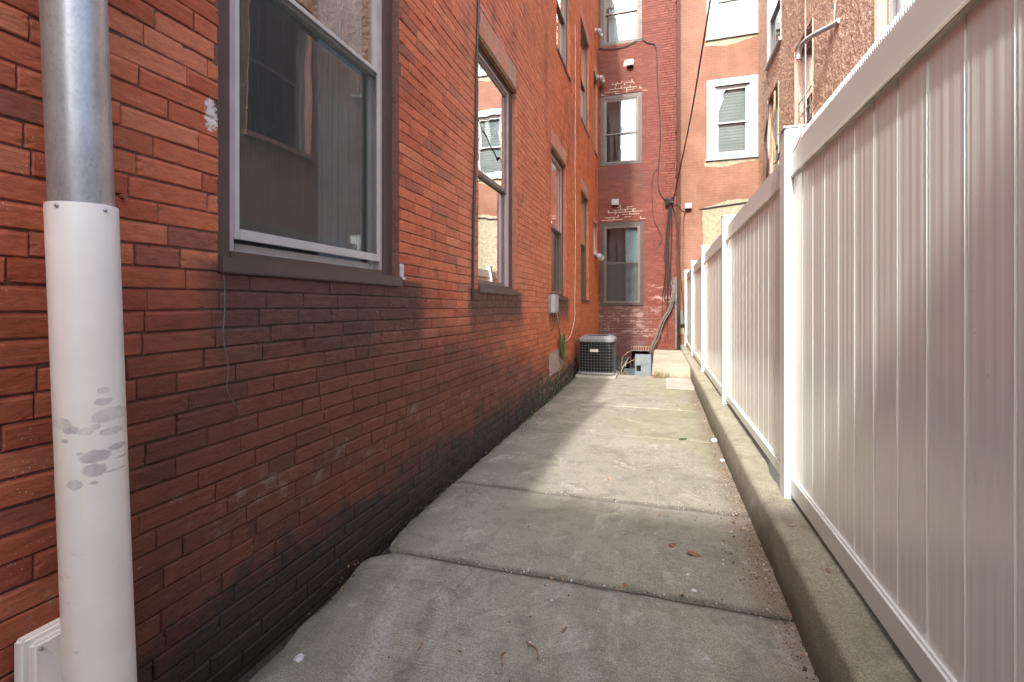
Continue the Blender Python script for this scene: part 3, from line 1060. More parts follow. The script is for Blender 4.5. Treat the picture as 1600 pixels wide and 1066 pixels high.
hh = [(a, b, c, e) for (a, b, c, e) in holes if a >= YSTEP]
YS = 4.8            # the seam between the two mortar sheets lies between windows
A = holed(PL, YBACK, YS, -0.3, LOW, hl, d=-0.0055)
B = holed(PL, YS, YB, -0.3, HIGH, hh, d=-0.0055)
A.add(B.v, B.f)
A.box((XL - 0.31, YSTEP, LOW - 0.1), (XL - 0.0055, YS, HIGH))
A.build('mortar', M['lmortar'], house)
body = MB()
body.box((XL - 6.0, YBACK, -0.3), (XL - 0.30, YSTEP, LOW - 0.02))
body.box((XL - 6.0, YSTEP, -0.3), (XL - 0.301, YB + 0.5, HIGH - 0.02))
body.build('interior', M['dark'], house)
rf = MB()
rf.box((XL - 6.1, YBACK - 0.1, LOW - 0.019), (XL - 0.005, YSTEP - 0.003, LOW + 0.03))
rf.build('roof', M['roof'], house)
rf = MB()
rf.box((XL - 6.1, YSTEP - 0.002, HIGH - 0.019), (XL - 0.005, YB + 0.5, HIGH + 0.03))
rf.build('roof', M['roof'], house)

wl = ['large near window with an insect screen, its top out of frame', 'second window, bright with reflections, black cable beside it',
      'third window, above the white utility box', 'fourth window, close to the far corner',
      'upper window nearest the camera', 'upper window in the middle', 'upper window at the far corner']
mids = [2.43, 2.32, 2.30, 2.40, 5.75, 5.62, 5.5]
for i, (a, b, c, e) in enumerate(wins):
    window(PL, house, a, b, c, e, rec=0.05, cw=0.088 if i < 2 else 0.07, mid=mids[i], screen=i in (0, 2, 3), gap=i == 0, sash='sash' if i else 'sashlight',
           curtain=(0.62, 0.98) if i == 0 else ((0.2, 0.8) if i in (2, 4) else None), label=wl[i], jamb='mauve' if i < 3 else 'sash', cw_top=0.07)
    lintel(PL, house, a, b, e, 2, rise=0.03, rnd=rl)
window(PL, house, *small, rec=0.04, cw=0.04, casing='white', sash='white', jamb='white', label='small white window high near the far corner', sillmat='white')
lintel(PL, house, small[0], small[1], small[3], 1, rise=0.01, rnd=rl)
# wooden lintel boards seen from below over the second window, flashing on the first sill
for (a, b, c, e) in wins[1:4]:
    lb = MB()
    lb.box((a + 0.01, e - 0.03, -0.049), (b - 0.01, e + 0.012, -0.008), None, PL)
    lb.build('lintel_board', M['wood'], house, bevel=0.003)
fl = MB()
fl.box((2.342, 1.345, -0.03), (2.372, 1.42, 0.006), None, PL)
fl.box((2.342, 1.33, -0.03), (2.385, 1.345, 0.010), None, PL)
fl.build('flashing', M['stone'], house, bevel=0.003)
vent = MB()
vent.box((6.10, 0.26, -0.01), (6.95, 0.56, 0.007), None, PL)
vo = vent.build('vent_cover', M['oldmortar'], house, bevel=0.004)

# ================================================================== REAR RED BRICK WALL
rear = empty('brick_building', (-0.5, YB, 0), 'red brick end wall with three stacked brown windows behind the air conditioner', 'building')
rw = [(-1.335, -0.34, 1.20, 3.17), (-1.335, -0.38, 4.50, 6.16), (-1.335, -0.38, 7.34, 9.1)]
XC = 0.374
cellar = (-0.62, -0.13, -0.9, 0.155)
rh = [(a, b, c - 0.02, e) for (a, b, c, e) in rw] + [cellar]
rr_ = random.Random(5)
bb = bricks(PB, XL + 0.002, XC, -0.9, 9.6, rh + [(-0.62, -0.13, 0.15, 0.26)], L=0.19, H=0.058, rnd=rr_, rough=0.8, sag=0.008)
bb.build('wall', M['bbrick'], rear)
holed(PB, XL - 0.2, XC, -1.0, 10.8, rh, d=-0.004).build('mortar', M['bmortar'], rear)
bo = MB()
bo.box((XL - 0.2, YB + 0.31, -1.0), (XC, YO + 4, 10.8))
bo.build('interior', M['dark'], rear)
sd = MB()
sd.box((XC - 0.3, YB + 0.004, 0.0), (XC + 0.001, YB + 0.30, 10.8))
bo = sd.build('corner_wall', M['bmortar'], rear)
rl_ = ['ground floor brown window of the end wall', 'middle brown window of the end wall', 'topmost brown window of the end wall']
for i, (a, b, c, e) in enumerate(rw):
    window(PB, rear, a, b, c, e, rec=0.012, cw=0.085, mid=(2.2, 5.25, 8.1)[i], sill=False, screen=i == 0, label=rl_[i], jamb='sash_dark', casing='casing_dark', sash='sash_dark', bot=0.07,
           blind=(None, None, 0.55)[i], curtain=((0.6, 0.95), (0.45, 0.98), (0.1, 0.5))[i])
# header course over the cellar opening and the pale pointing left over two windows
hd = MB()
hd.col = []
for i in range(9):
    a = -0.62 + i * 0.0545
    hd.box((a + 0.004, 0.158, -0.09), (a + 0.049, 0.252, 0.002), None, PB)
    hd.col += [(rr_.random(), rr_.random(), 0)] * 8
hd.build('brick_lintel', M['bbrick'], rear)
hm2 = MB()
hm2.box((-0.62, 0.15, -0.09), (-0.13, 0.26, -0.002), None, PB)
hm2.build('lintel_mortar', M['oldmortar'], rear)


def pointing(zb, rows, x0, x1, seed, keep):
    r_ = random.Random(seed)
    m_ = MB()
    row0 = round((zb + 0.9) / 0.058)
    for j in range(rows):
        z = -0.9 + (row0 + j) * 0.058
        ins = r_.uniform(0.0, 0.12) + (0.07 * j)
        a, b = x0 + ins * 0.8, x1 - ins
        u = a
        while u < b:
            l = r_.uniform(0.1, 0.22)
            if r_.random() < keep:
                m_.box((u, z - 0.006 - r_.random() * 0.004, -0.003), (min(u + l, b), z + 0.006, 0.005), None, PB)
            if r_.random() < keep * 0.8:
                m_.box((u, z + 0.006, -0.003), (u + r_.uniform(0.012, 0.03), z + 0.053, 0.0045), None, PB)
            u += l
    return m_


for a_ in ((3.19, 6, -1.33, -0.16, 3, 0.62), (6.18, 5, -1.33, -0.24, 4, 0.6)):
    pointing(*a_).build('repointing', M['oldmortar'], rear)

# ================================================================== PAINTED REAR WALL
org = empty('painted_building', (1.4, YO, 0), 'peach painted brick wall with white windows beyond the fence', 'building')
ow = [(1.13, 2.28, 4.84, 6.79), (1.13, 2.28, 7.83, 9.75)]
og = [(1.318, 2.10, 4.95, 6.62), (1.318, 2.10, 7.95, 9.6)]
holed(PO, XC - 0.6, XR + 0.4, -1.0, 11.2, [(a, b, c, e) for (a, b, c, e) in og]).build('wall', M['orange'], org, recalc=False)
bo = MB()
bo.box((XC - 0.6, YO + 0.31, -1.0), (XR + 4, YO + 4, 11.2))
bo.build('interior', M['dark'], org)
for i, (a, b, c, e) in enumerate(og):
    wn = window(PO, org, a, b, c, e, rec=0.03, cw=0.03, casing='white', sash='white', jamb='white', mid=(5.72, 8.75)[i], sill=False, blind=0.03,
                label=('lower white window of the peach wall', 'upper white window of the peach wall')[i])
    mb = MB()
    A_, B_, C_, E_ = ow[i]
    mb.box((A_, C_, -0.02), (a, E_, 0.02), None, PO)
    mb.box((b, C_, -0.02), (B_, E_, 0.02), None, PO)
    mb.box((a, e, -0.02), (b, E_, 0.019), None, PO)
    mb.box((a, C_, -0.02), (b, c, 0.019), None, PO)
    mb.box((a - 0.06, c - 0.05, 0.019), (a - 0.045, e + 0.09, 0.027), None, PO)
    mb.box((b + 0.045, c - 0.05, 0.019), (b + 0.06, e + 0.09, 0.027), None, PO)
    mb.box((a - 0.045, e + 0.075, 0.019), (b + 0.045, e + 0.09, 0.027), None, PO)
    mb.box((A_ - 0.03, C_ - 0.05, -0.02), (B_, C_, 0.05), None, PO)
    mb.build('surround', M['white'], wn, bevel=0.003)


def patch(P, pts, name, mat, parent, th=0.004, seed=1, amp=0.03):
    """an irregular painted or plastered patch"""
    r_ = random.Random(seed)
    out = []
    for i in range(len(pts)):
        a, b = pts[i], pts[(i + 1) % len(pts)]
        L_ = math.hypot(b[0] - a[0], b[1] - a[1])
        k = max(1, int(L_ / 0.05))
        for q in range(k):
            t = q / k
            x = a[0] + (b[0] - a[0]) * t
            z = a[1] + (b[1] - a[1]) * t
            out.append((x + r_.uniform(-amp, amp) * 0.7, z + r_.uniform(-amp, amp) * 0.7))
    m_ = MB()
    n_ = len(out)
    m_.add([P(x, z, th) for x, z in out] + [P(x, z, -0.002) for x, z in out],
           [tuple(range(n_))] + [(i, (i + 1) % n_, n_ + (i + 1) % n_, n_ + i) for i in range(n_)])
    return m_.build(name, mat, parent)


patch(PO, [(1.05, 2.2), (2.28, 2.2), (2.28, 3.80), (1.62, 3.80), (1.03, 3.62)], 'cream_patch', M['cream'], org, seed=2, amp=0.02)
patch(PO, [(1.08, 4.66), (1.5, 4.62), (2.28, 4.74), (2.28, 4.80), (1.08, 4.79)], 'cream_patch', M['cream'], org, seed=5, amp=0.012)
patch(PO, [(1.10, 7.66), (1.6, 7.60), (2.28, 7.72), (2.28, 7.78), (1.10, 7.78)], 'cream_patch', M['cream'], org, seed=6, amp=0.012)
patch(PO, [(0.50, 0.5), (0.62, 0.45), (0.64, 1.05), (0.50, 1.1)], 'cream_patch', M['cream'], org, seed=9, amp=0.015)
patch(PB, [(-0.80, 6.80), (-0.58, 6.76), (-0.56, 6.93), (-0.78, 6.94)], 'cream_patch', M['oldmortar'], rear, seed=7, amp=0.012)

# ================================================================== RIGHT BUILDING (pebbled render)
right = empty('rendered_building', (XR, 6, 0), 'tall brown rough rendered house wall rising behind the white fence on the right', 'building')
rwin = [(10.47, 11.68, 6.48, 8.4), (8.44, 9.45, 3.75, 5.58), (10.66, 11.62, 3.6, 5.62), (5.0, 6.20, 3.55, 5.7)]


def inwin(u, z, k, w_):
    a, b, c, e = w_
    if not (a < u < b and c < z):
        return False
    t = (u - a) / (b - a) * 2 - 1
    top = e + (0.10 * (1 - t * t) if k in (1, 2) else 0.0)
    return z < top


def grid_stucco(u0, u1, z0, z1, s, amp):
    nu, nz = int((u1 - u0) / s), int((z1 - z0) / s)
    vs, fs = [], []
    for j in range(nz + 1):
        for i in range(nu + 1):
            u, z = u0 + (u1 - u0) * i / nu, z0 + (z1 - z0) * j / nz
            q = Vector((u * 15, z * 15, 2))
            d = amp * (abs(mn.noise(q)) * 1.6 + 0.8 * abs(mn.noise(q * 2.3)) + 0.5 * mn.noise(q * 4.1)) - amp * 0.8
            vs.append(PR(u, z, d))
    for j in range(nz):
        for i in range(nu):
            u, z = u0 + (u1 - u0) * (i + 0.5) / nu, z0 + (z1 - z0) * (j + 0.5) / nz
            if any(inwin(u, z, k, w_) for k, w_ in enumerate(rwin)):
                continue
            a = j * (nu + 1) + i
            fs.append((a, a + 1, a + nu + 2, a + nu + 1))
    return vs, fs


mb = MB()
v_, f_ = grid_stucco(4.0, YO + 0.02, 3.2, 8.9, 0.028, 0.010)
mb.add(v_, f_)
v_, f_ = grid_stucco(4.0, YO + 0.02, -0.2, 3.2, 0.08, 0.012)
mb.add(v_, f_)
mb.build('wall', M['stucco'], right, smooth=True, recalc=False)
bo = MB()
bo.box((XR + 0.26, 4.0, -0.2), (XR + 6, YO, 8.88))
bo.build('interior', M['dark'], right)
bo = MB()
bo.box((XR - 0.03, 3.95, 8.88), (XR + 6, YO, 9.0))
bo.box((XR - 0.01, 3.98, -0.2), (XR + 0.3, 4.0, 8.88))
bo.build('roof', M['roof'], right)
peach = simple('peach_reveal', (0.55, 0.33, 0.26), 0.8)
M['peach'] = peach
rlab = ['white framed window at the top beside the peach wall', 'arched window with a screen grille beside the vent pipe', 'arched window with torn wires beside the fence post',
        'dark upper window above the fence top', None, None, None, None, None]
for i, (a, b, c, e) in enumerate(rwin):
    mb = MB()
    for (p, q) in (((a, c), (b, c)), ((b, c), (b, e + 0.1)), ((a, e + 0.1), (a, c)), ((a, e + 0.1), (b, e + 0.1))):
        mb.add([PR(p[0], p[1], 0.012), PR(q[0], q[1], 0.012), PR(q[0], q[1], -0.26), PR(p[0], p[1], -0.26)], [(0, 1, 2, 3)])
    mb.build('reveal', M['peach'] if i in (1, 2, 3) else M['white'], right, recalc=False)
    wn = window(PR, right, a, b, c, e + (0.1 if i in (1, 2) else 0), rec=0.10 if i in (1, 2, 3) else 0.02, cw=0.07, casing='white' if i not in (1, 2) else 'sashlight', sash='white', jamb='white',
                sill=False, screen=i in (0, 1), label=rlab[i], blind=0.5 if i in (0, 4, 5, 7) else None)
    s_ = MB()
    s_.box((a - 0.04, c - 0.07, -0.10), (b + 0.04, c, 0.05), None, PR)
    s_.build('sill', M['peach'] if i in (1, 2, 3) else M['white'], wn, bevel=0.004)
g = MB()
for k in range(5):
    uu = 8.52 + k * 0.2
    g.box((uu, 3.78, -0.04), (uu + 0.012, 4.75, -0.03), None, PR)
for k in range(4):
    zz = 3.95 + k * 0.25
    g.box((8.5, zz, -0.042), (9.4, zz + 0.012, -0.028), None, PR)
g.build('window_grille', M['sashlight'], right)

# house behind the photographer whose eaves throw the near shade
bh = empty('brick_building', (0.5, -6, 0), 'brown brick house closing the alley behind the camera', 'building')
mb = MB()
mb.box((-3.4, -9, -0.3), (2.0, -6.0, 7.95))
mb.build('wall', M['backwall'], bh)
mb = MB()
mb.box((-3.45, -9, 7.95), (2.05, -5.995, 8.0))
mb.build('roof', M['roof'], bh)

# ================================================================== VINYL FENCE
fence = empty('vinyl_fence', (0.65, 0.0, 0.215), 'tall white vinyl privacy fence standing on the concrete curb', 'fence')
PY0 = [2.67 + 2.42 * i for i in range(-3, 5)]
PW = 0.11
FT = 2.085
for i, y in enumerate(PY0):
    mb = MB()
    mb.box((0.600, y, 0.212), (0.600 + PW, y + PW, FT - 0.012))
    o = mb.build('post', M['vinyl'], fence, bevel=0.006)
    mb = MB()
    mb.box((0.594, y - 0.006, FT - 0.012), (0.606 + PW, y + PW + 0.006, FT - 0.004))
    mb.add([(0.594, y - 0.006, FT - 0.004), (0.606 + PW, y - 0.006, FT - 0.004), (0.606 + PW, y + PW + 0.006, FT - 0.004), (0.594, y + PW + 0.006, FT - 0.004), (0.655, y + PW / 2, FT + 0.004)],
           [(0, 1, 4), (1, 2, 4), (2, 3, 4), (3, 0, 4)])
    mb.build('post_cap', M['vinyl'], o)
rf_ = random.Random(3)
for i in range(len(PY0) - 1):
    a, b = PY0[i] + PW, PY0[i + 1]
    drop = (0, 0, 0, 0.0, 0.01, 0.0, 0.0)[i]
    zt, zb = 1.972 - drop, 0.262
    mb = MB()
    # top rail with a small lip
    mb.box((0.632, a, zt - 0.135), (0.680, b, zt))
    mb.build('top_rail', M['vinyl'], fence, bevel=0.004)
    mb = MB()
    mb.box((0.626, a, zt - 0.150), (0.686, b, zt - 0.1355))
    mb.build('rail_lip', simple('cream_vinyl', (0.74, 0.70, 0.60), 0.4) if 'creamv' not in M else M['creamv'], fence, bevel=0.003)
    if 'creamv' not in M:
        M['creamv'] = bpy.data.materials['cream_vinyl']
    bot = 0.238 if i != 3 else 0.262
    mb = MB()
    mb.box((0.625, a, bot), (0.685, b, 0.335))
    mb.build('bottom_rail', M['vinyl'], fence, bevel=0.008)
    # boards: tongue and groove, each with its V joint
    mb = MB()
    W = 0.1515
    nb = round((b - a) / W)
    W = (b - a) / nb
    ux = 0.641
    prof = []
    for k in range(nb):
        y0_ = a + k * W
        prof += [(y0_, ux + 0.007), (y0_ + 0.0035, ux + 0.001), (y0_ + 0.006, ux - 0.0008), (y0_ + 0.012, ux)]
        for q in range(1, 12):
            yy = y0_ + 0.012 + (W - 0.024) * q / 12
            prof.append((yy, ux + 0.0006 * math.sin(q * 1.7 + k) * rf_.uniform(0.2, 1)))
        prof += [(y0_ + W - 0.012, ux), (y0_ + W - 0.006, ux - 0.0008), (y0_ + W - 0.0035, ux + 0.001)]
    prof.append((b, ux + 0.007))
    z0_, z1_ = 0.325, zt - 0.13
    vs, fs = [], []
    for (yy, xx) in prof:
        vs += [(xx, yy, z0_), (xx, yy, z1_), (xx + 0.028, yy, z0_), (xx + 0.028, yy, z1_)]
    for q in range(len(prof) - 1):
        fs += [(4 * q, 4 * q + 4, 4 * q + 5, 4 * q + 1), (4 * q + 2, 4 * q + 3, 4 * q + 7, 4 * q + 6)]
    mb.add(vs, fs)
    mb.build('panel', M['vpanel'], fence, recalc=False)
    if i in (1, 2):
        mb = MB()
        y_ = a
        while y_ < b - 0.01:
            h_ = 0.024
            mb.add([(0.634, y_, zt - 0.001), (0.634, y_ + 0.008, zt - 0.001), (0.640, y_ + 0.008, zt - 0.001), (0.640, y_, zt - 0.001),
                    (0.634, y_ + 0.002, zt + h_), (0.634, y_ + 0.006, zt + h_), (0.640, y_ + 0.006, zt + h_), (0.640, y_ + 0.002, zt + h_)],
                   [(0, 1, 5, 4), (1, 2, 6, 5), (2, 3, 7, 6), (3, 0, 4, 7), (4, 5, 6, 7)])
            y_ += 0.0145
        mb.build('tooth_strip', M['vinyl'], fence)

# ================================================================== DOWNPIPE
pipe = empty('vent_pipe', (-1.255, 0.72, 0.0), 'galvanised steel pipe in a long white plastic sleeve beside the near brick wall', 'pipe')


def pxy(z):
    t = (z - 1.18)
    return (-1.252, 0.746 - 0.034 * t, z)


ztop, zj = 4.7, 1.408
mb = MB()
mb.tube([pxy(zj - 0.3), pxy(ztop)], 0.0575, 48)
mb.build('steel_pipe', M['galv'], pipe, smooth=True)
mb = MB()
zs_ = [-0.1, 0.1, 0.25, 0.38, 0.6, 0.9, 1.2, zj - 0.004, zj]
mb.tube([pxy(z) for z in zs_], [0.0655, 0.0655, 0.0657, 0.0652, 0.0645, 0.064, 0.064, 0.064, 0.0635], 48)
mb.build('plastic_sleeve', M['sleeve'], pipe, smooth=True)
for an in (-70, 5):
    mb = MB()
    c = Vector(pxy(zj - 0.012))
    dr = Vector((math.cos(R(an)), math.sin(R(an)), 0))
    mb.tube([c + dr * 0.062, c + dr * 0.0665, c + dr * 0.068], [0.004, 0.004, 0.0022], 12)
    mb.build('rivet', M['galv'], pipe, smooth=True)
mb = MB()
mb.box((-1.377, 0.678, -0.08), (-1.352, 0.90, 0.436))
mb.box((-1.352, 0.69, -0.08), (-1.330, 0.90, 0.424))
mb.build('wall_flange', M['sleeve'], pipe, bevel=0.006)
mb = MB()
mb.tube([(-1.3295, 0.703, 0.41), (-1.324, 0.703, 0.41)], 0.004, 10)
mb.build('rivet', M['galv'], pipe, smooth=True)

# ================================================================== AIR CONDITIONER
ac = empty('air_conditioner', (-1.0, 8.2, 0.0), 'dark square outdoor air conditioning unit on a concrete pad in the far left corner', 'air conditioner')
AX0, AX1, AY0, AY1, AZ0, AZ1 = -1.30, -0.715, 7.92, 8.50, 0.045, 0.69


def rrect(x0, x1, y0, y1, r, n=6):
    out = []
    for (cx_, cy_, a0) in ((x1 - r, y1 - r, 0), (x0 + r, y1 - r, 90), (x0 + r, y0 + r, 180), (x1 - r, y0 + r, 270)):
        for k in range(n + 1):
            a = R(a0 + 90 * k / n)
            out.append((cx_ + r * math.cos(a), cy_ + r * math.sin(a)))
    return out


def loft(rings, cap=True):
    m_ = MB()
    n_ = len(rings[0])
    vs = [q for r_ in rings for q in r_]
    fs = []
    for j in range(len(rings) - 1):
        for i in range(n_):
            fs.append((j * n_ + i, j * n_ + (i + 1) % n_, (j + 1) * n_ + (i + 1) % n_, (j + 1) * n_ + i))
    if cap:
        fs.append(tuple(range(n_)))
        fs.append(tuple(range((len(rings) - 1) * n_, len(rings) * n_)))
    m_.add(vs, fs)
    return m_


def ring(ins, z, r=0.07):
    return [(x, y, z) for x, y in rrect(AX0 + ins, AX1 - ins, AY0 + ins, AY1 - ins, max(r - ins * 0.5, 0.02))]


loft([ring(0.02, AZ0 + 0.03), ring(0.02, AZ1 - 0.09)]).build('coil', M['coil'], ac, smooth=True)
loft([ring(0.0, AZ0 - 0.0), ring(-0.008, AZ0 + 0.015), ring(0.0, AZ0 + 0.04), ring(0.012, AZ0 + 0.042)]).build('base_pan', M['acgrey'], ac, smooth=True)
loft([ring(0.0, AZ1 - 0.098), ring(-0.010, AZ1 - 0.094), ring(-0.010, AZ1 - 0.050), ring(0.01, AZ1 - 0.035), ring(0.06, AZ1 - 0.008), ring(0.09, AZ1), ring(0.10, AZ1 - 0.005), ring(0.10, AZ1 - 0.03)], False).build('top_cover', M['acgrey'], ac, smooth=True)
mb = MB()
per = rrect(AX0 + 0.004, AX1 - 0.004, AY0 + 0.004, AY1 - 0.004, 0.068, 6)
for k in range(11):
    z = AZ0 + 0.06 + (AZ1 - AZ0 - 0.17) * k / 10
    mb.tube([(x, y, z) for x, y in per] + [(per[0][0], per[0][1], z)], 0.0014, 5)
tot = []
for i in range(len(per)):
    a, b = Vector(per[i]), Vector(per[(i + 1) % len(per)])
    L_ = (b - a).length
    kk = max(1, round(L_ / 0.05))
    for q in range(kk):
        tot.append(a + (b - a) * (q / kk))
last = None
for p in tot:
    if last is None or (p - last).length > 0.040:
        mb.tube([(p.x, p.y, AZ0 + 0.04), (p.x, p.y, AZ1 - 0.095)], 0.0014, 5)
        last = p
mb.build('guard_grille', M['acgrill'], ac)
mb = MB()
for k in range(9):
    rr2 = 0.03 + k * 0.022
    cpts = [(-1.0075 + rr2 * math.cos(R(a)), 8.21 + rr2 * math.sin(R(a)), AZ1 - 0.012) for a in range(0, 361, 20)]
    mb.tube(cpts, 0.0025, 5)
for a in range(0, 360, 45):
    mb.tube([(-1.0075, 8.21, AZ1 - 0.010), (-1.0075 + 0.215 * math.cos(R(a)), 8.21 + 0.215 * math.sin(R(a)), AZ1 - 0.010)], 0.0025, 5)
mb.build('fan_guard', M['coil'], ac)
mb = MB()
mb.box((-1.10, AY0 - 0.008, 0.425), (-0.965, AY0 + 0.0, 0.47))
mb.build('badge', M['plate'], ac, bevel=0.002)
mb = MB()
mb.box((AX0 + 0.02, AY0 + 0.0, 0.10), (AX0 + 0.034, AY0 + 0.002, 0.60))
mb = MB()
mb.box((-1.34, 7.86, -0.02), (-0.675, 8.54, 0.040))
padm = mb.build('equipment_pad', M['patch'], bevel=0.008)
tag(padm, 'thin grey concrete pad under the air conditioning unit', 'pad')

# ================================================================== ELECTRICAL CABINET IN THE PIT
cab = empty('electrical_cabinet', (-0.27, 9.3, -0.9), 'blue grey metal cabinet standing in the cellar pit beside the step', 'cabinet')


def at_px(u, v, Y):
    f_, c_, v_ = 740, 800, 479
    a = (u - c_) / f_
    F_ = (-math.sin(YAW), math.cos(YAW))
    R_ = (math.cos(YAW), math.sin(YAW))
    r0, r1, r2 = F_[0] + a * R_[0], F_[1] + a * R_[1], (v_ - v) / f_
    t = Y / r1
    return (t * r0, Y, EZ + t * r2)


YC = 8.55
p0, p1 = at_px(992, 555, YC), at_px(1017, 555, YC)
mb = MB()
mb.box((p0[0], YC, -0.95), (p1[0], YC + 0.22, p0[2]))
mb.build('case', M['cabinet'], cab, bevel=0.006)
mb = MB()
mb.box((p0[0] + 0.02, YC - 0.006, -0.9), (p1[0] - 0.02, YC, p0[2] - 0.018))
mb.build('door', M['cabinet'], cab, bevel=0.002)
q0, q1 = at_px(994.5, 571, YC), at_px(1001.5, 580, YC)
mb = MB()
mb.box((q0[0], YC - 0.010, q1[2]), (q1[0], YC - 0.006, q0[2]))
mb.build('meter_window', M['coil'], cab)
mb = MB()
mb.tube([(p1[0] + 0.02, YC + 0.05, -0.9), (p1[0] + 0.02, YC + 0.05, 0.0), (p1[0] + 0.02, YC + 0.2, 0.1)], 0.012, 8)
mb.build('conduit', M['greycable'], cab, smooth=True)
sh = MB()
sh.box((-0.655, 9.4, -0.98), (-0.35, 9.43, -0.02))
o = sh.build('cellar_board', simple('slate_panel', (0.05, 0.065, 0.08), 0.6), bevel=0.004)
tag(o, 'dark slate coloured board standing in the cellar pit behind the cabinet', 'board')

# ================================================================== LAMPS, BOXES, CABLES


def wallbox(P, u, z, label, cat='security light', name='security_light', group='white lights fixed to the rear walls', s=1.0):
    t = empty(name, P(u, z, 0), label, cat, group)
    mb = MB()
    mb.box((u - 0.05 * s, z - 0.055 * s, -0.002), (u + 0.05 * s, z + 0.055 * s, 0.03 * s), None, P)
    mb.build('bracket', M['white'], t, bevel=0.004)
    mb = MB()
    mb.add([P(u + a * s, z + b * s, c * s) for a, b, c in ((-0.075, 0.07, 0.03), (0.075, 0.07, 0.03), (0.075, -0.06, 0.03), (-0.075, -0.06, 0.03),
                                                          (-0.075, 0.06, 0.13), (0.075, 0.06, 0.13), (0.075, -0.075, 0.10), (-0.075, -0.075, 0.10))],
           [(0, 1, 2, 3), (4, 5, 6, 7), (0, 1, 5, 4), (1, 2, 6, 5), (2, 3, 7, 6), (3, 0, 4, 7)])
    mb.build('housing', M['white'], t, bevel=0.008)
    mb = MB()
    mb.box((u - 0.05 * s, z - 0.088 * s, 0.045 * s), (u + 0.05 * s, z - 0.0765 * s, 0.09 * s), None, P)
    mb.build('lens', M['coil'], t)
    return t


wallbox(PB, -0.645, 6.83, 'small white light on the end wall above its middle window')
wallbox(PB, -0.985, 3.62, 'small white light on the end wall above its lowest window')
wallbox(PO, 0.70, 3.70, 'small white light low on the peach wall beside the cables')


def flood(u, z, label, s=1.0):
    t = empty('security_light', PL(u, z, 0), label, 'security light', 'twin floodlights on the left wall')
    mb = MB()
    mb.tube([PL(u, z, -0.002), PL(u, z, 0.03)], 0.055 * s, 16)
    mb.build('base', M['white'], t, smooth=True)
    for k in (-1, 1):
        a = Vector(PL(u + 0.05 * k * s, z - 0.02, 0.04))
        b = a + Vector((0.09, 0.05 * k, -0.07)) * s
        mb = MB()
        d = (b - a).normalized()
        mb.tube([a - d * 0.01, a + d * 0.03, a + d * 0.06, b, b + d * 0.004], [0.018 * s, 0.030 * s, 0.052 * s, 0.058 * s, 0.05 * s], 16)
        h = mb.build('lamp_head', M['white'], t, smooth=True)
        mb = MB()
        mb.tube([b + d * 0.001, b + d * 0.010], [0.050 * s, 0.03 * s], 16)
        mb.build('lens', M['lens'], h, smooth=True)
    return t


flood(10.72, 2.36, 'white twin floodlight under the small window near the corner', 1.25)
flood(10.77, 7.40, 'white twin floodlight high on the left wall, the topmost')
flood(11.15, 6.53, 'white twin floodlight on the left wall just above the corner window')

ub = empty('utility_box', PL(6.16, 1.21, 0), 'small white utility box on the brick under the third window', 'utility box')
mb = MB()
mb.box((6.02, 1.085, 0.0), (6.30, 1.345, 0.03), None, PL)
mb.build('back_plate', M['acgrey'], ub, bevel=0.004)
mb = MB()
mb.box((6.03, 1.095, 0.0305), (6.29, 1.338, 0.085), None, PL)
mb.build('cover', M['white'], ub, bevel=0.012)


def cable(name, pts, r, mat, label, n=7, sm=8, cat='cable', group=None):
    mb = MB()
    mb.tube(spline(pts, sm), r, n)
    o = mb.build(name, M[mat], None, loc=pts[0], smooth=True)
    tag(o, label, cat, group)
    return o


cable('cable', [PL(3.50, 4.6, 0.012), PL(3.50, 3.6, 0.014), PL(3.475, 3.2, 0.012), PL(3.44, 2.4, 0.014), PL(3.40, 1.8, 0.012), PL(3.385, 1.24, 0.012)], 0.011, 'black', 'black cable running down the brick left of the second window')
cable('cable', [PL(8.05, 6.0, 0.01), PL(8.05, 4.84, 0.012), PL(8.02, 3.6, 0.012), PL(8.05, 2.4, 0.014), PL(8.0, 1.3, 0.012), PL(7.95, 0.98, 0.014), PL(7.55, 0.72, 0.02), PL(7.05, 0.66, 0.02), PL(6.75, 0.80, 0.02), PL(6.45, 1.09, 0.03)], 0.0055, 'whitecable', 'thin white cable hanging between third and fourth windows, looping to the utility box')
cable('cable', [PL(6.62, 1.25, 0.012), PL(6.66, 0.9, 0.02), PL(6.72, 0.55, 0.03), PL(6.70, 0.3, 0.03), PL(6.5, 0.12, 0.03)], 0.006, 'green', 'thin mossy green cable hanging below the third window')
cable('cable', [PL(6.2, 1.09, 0.05), PL(6.2, 0.95, 0.05), PL(6.08, 0.86, 0.03)], 0.004, 'black', 'short black cable dangling under the white utility box')
mb = MB()
for k in range(6):
    c = Vector(PL(6.72, 0.60, 0.035 + 0.006 * k))
    pts = [c + Vector((0.004 * math.sin(a * 1.3 + k), (0.10 + 0.012 * math.sin(k * 2.1)) * math.cos(a + k), (0.13 + 0.01 * k) * math.sin(a + k * 0.3))) for a in [q * 0.42 for q in range(16)]]
    mb.tube(pts, 0.008, 6)
o = mb.build('cable_coil', M['green'], None, loc=PL(6.72, 0.6, 0.03), smooth=True)
tag(o, 'tangled dark green coil of cable hanging on the left wall by the air conditioner', 'cable')
cable('wire', [PL(1.206, 1.285, 0.014), PL(1.212, 1.18, 0.010), PL(1.205, 1.08, 0.012), PL(1.225, 0.98, 0.010), PL(1.22, 0.90, 0.012), PL(1.255, 0.84, 0.016), PL(1.262, 0.832, 0.02)], 0.0016, 'greycable', 'thin grey wire dangling from the sill of the near window', cat='wire')
nl = MB()
nl.tube([PL(0.905, 1.475, -0.004), PL(0.905, 1.475, 0.012)], 0.007, 8)
o = nl.build('iron_stub', M['rust'], None, loc=PL(0.905, 1.475, 0))
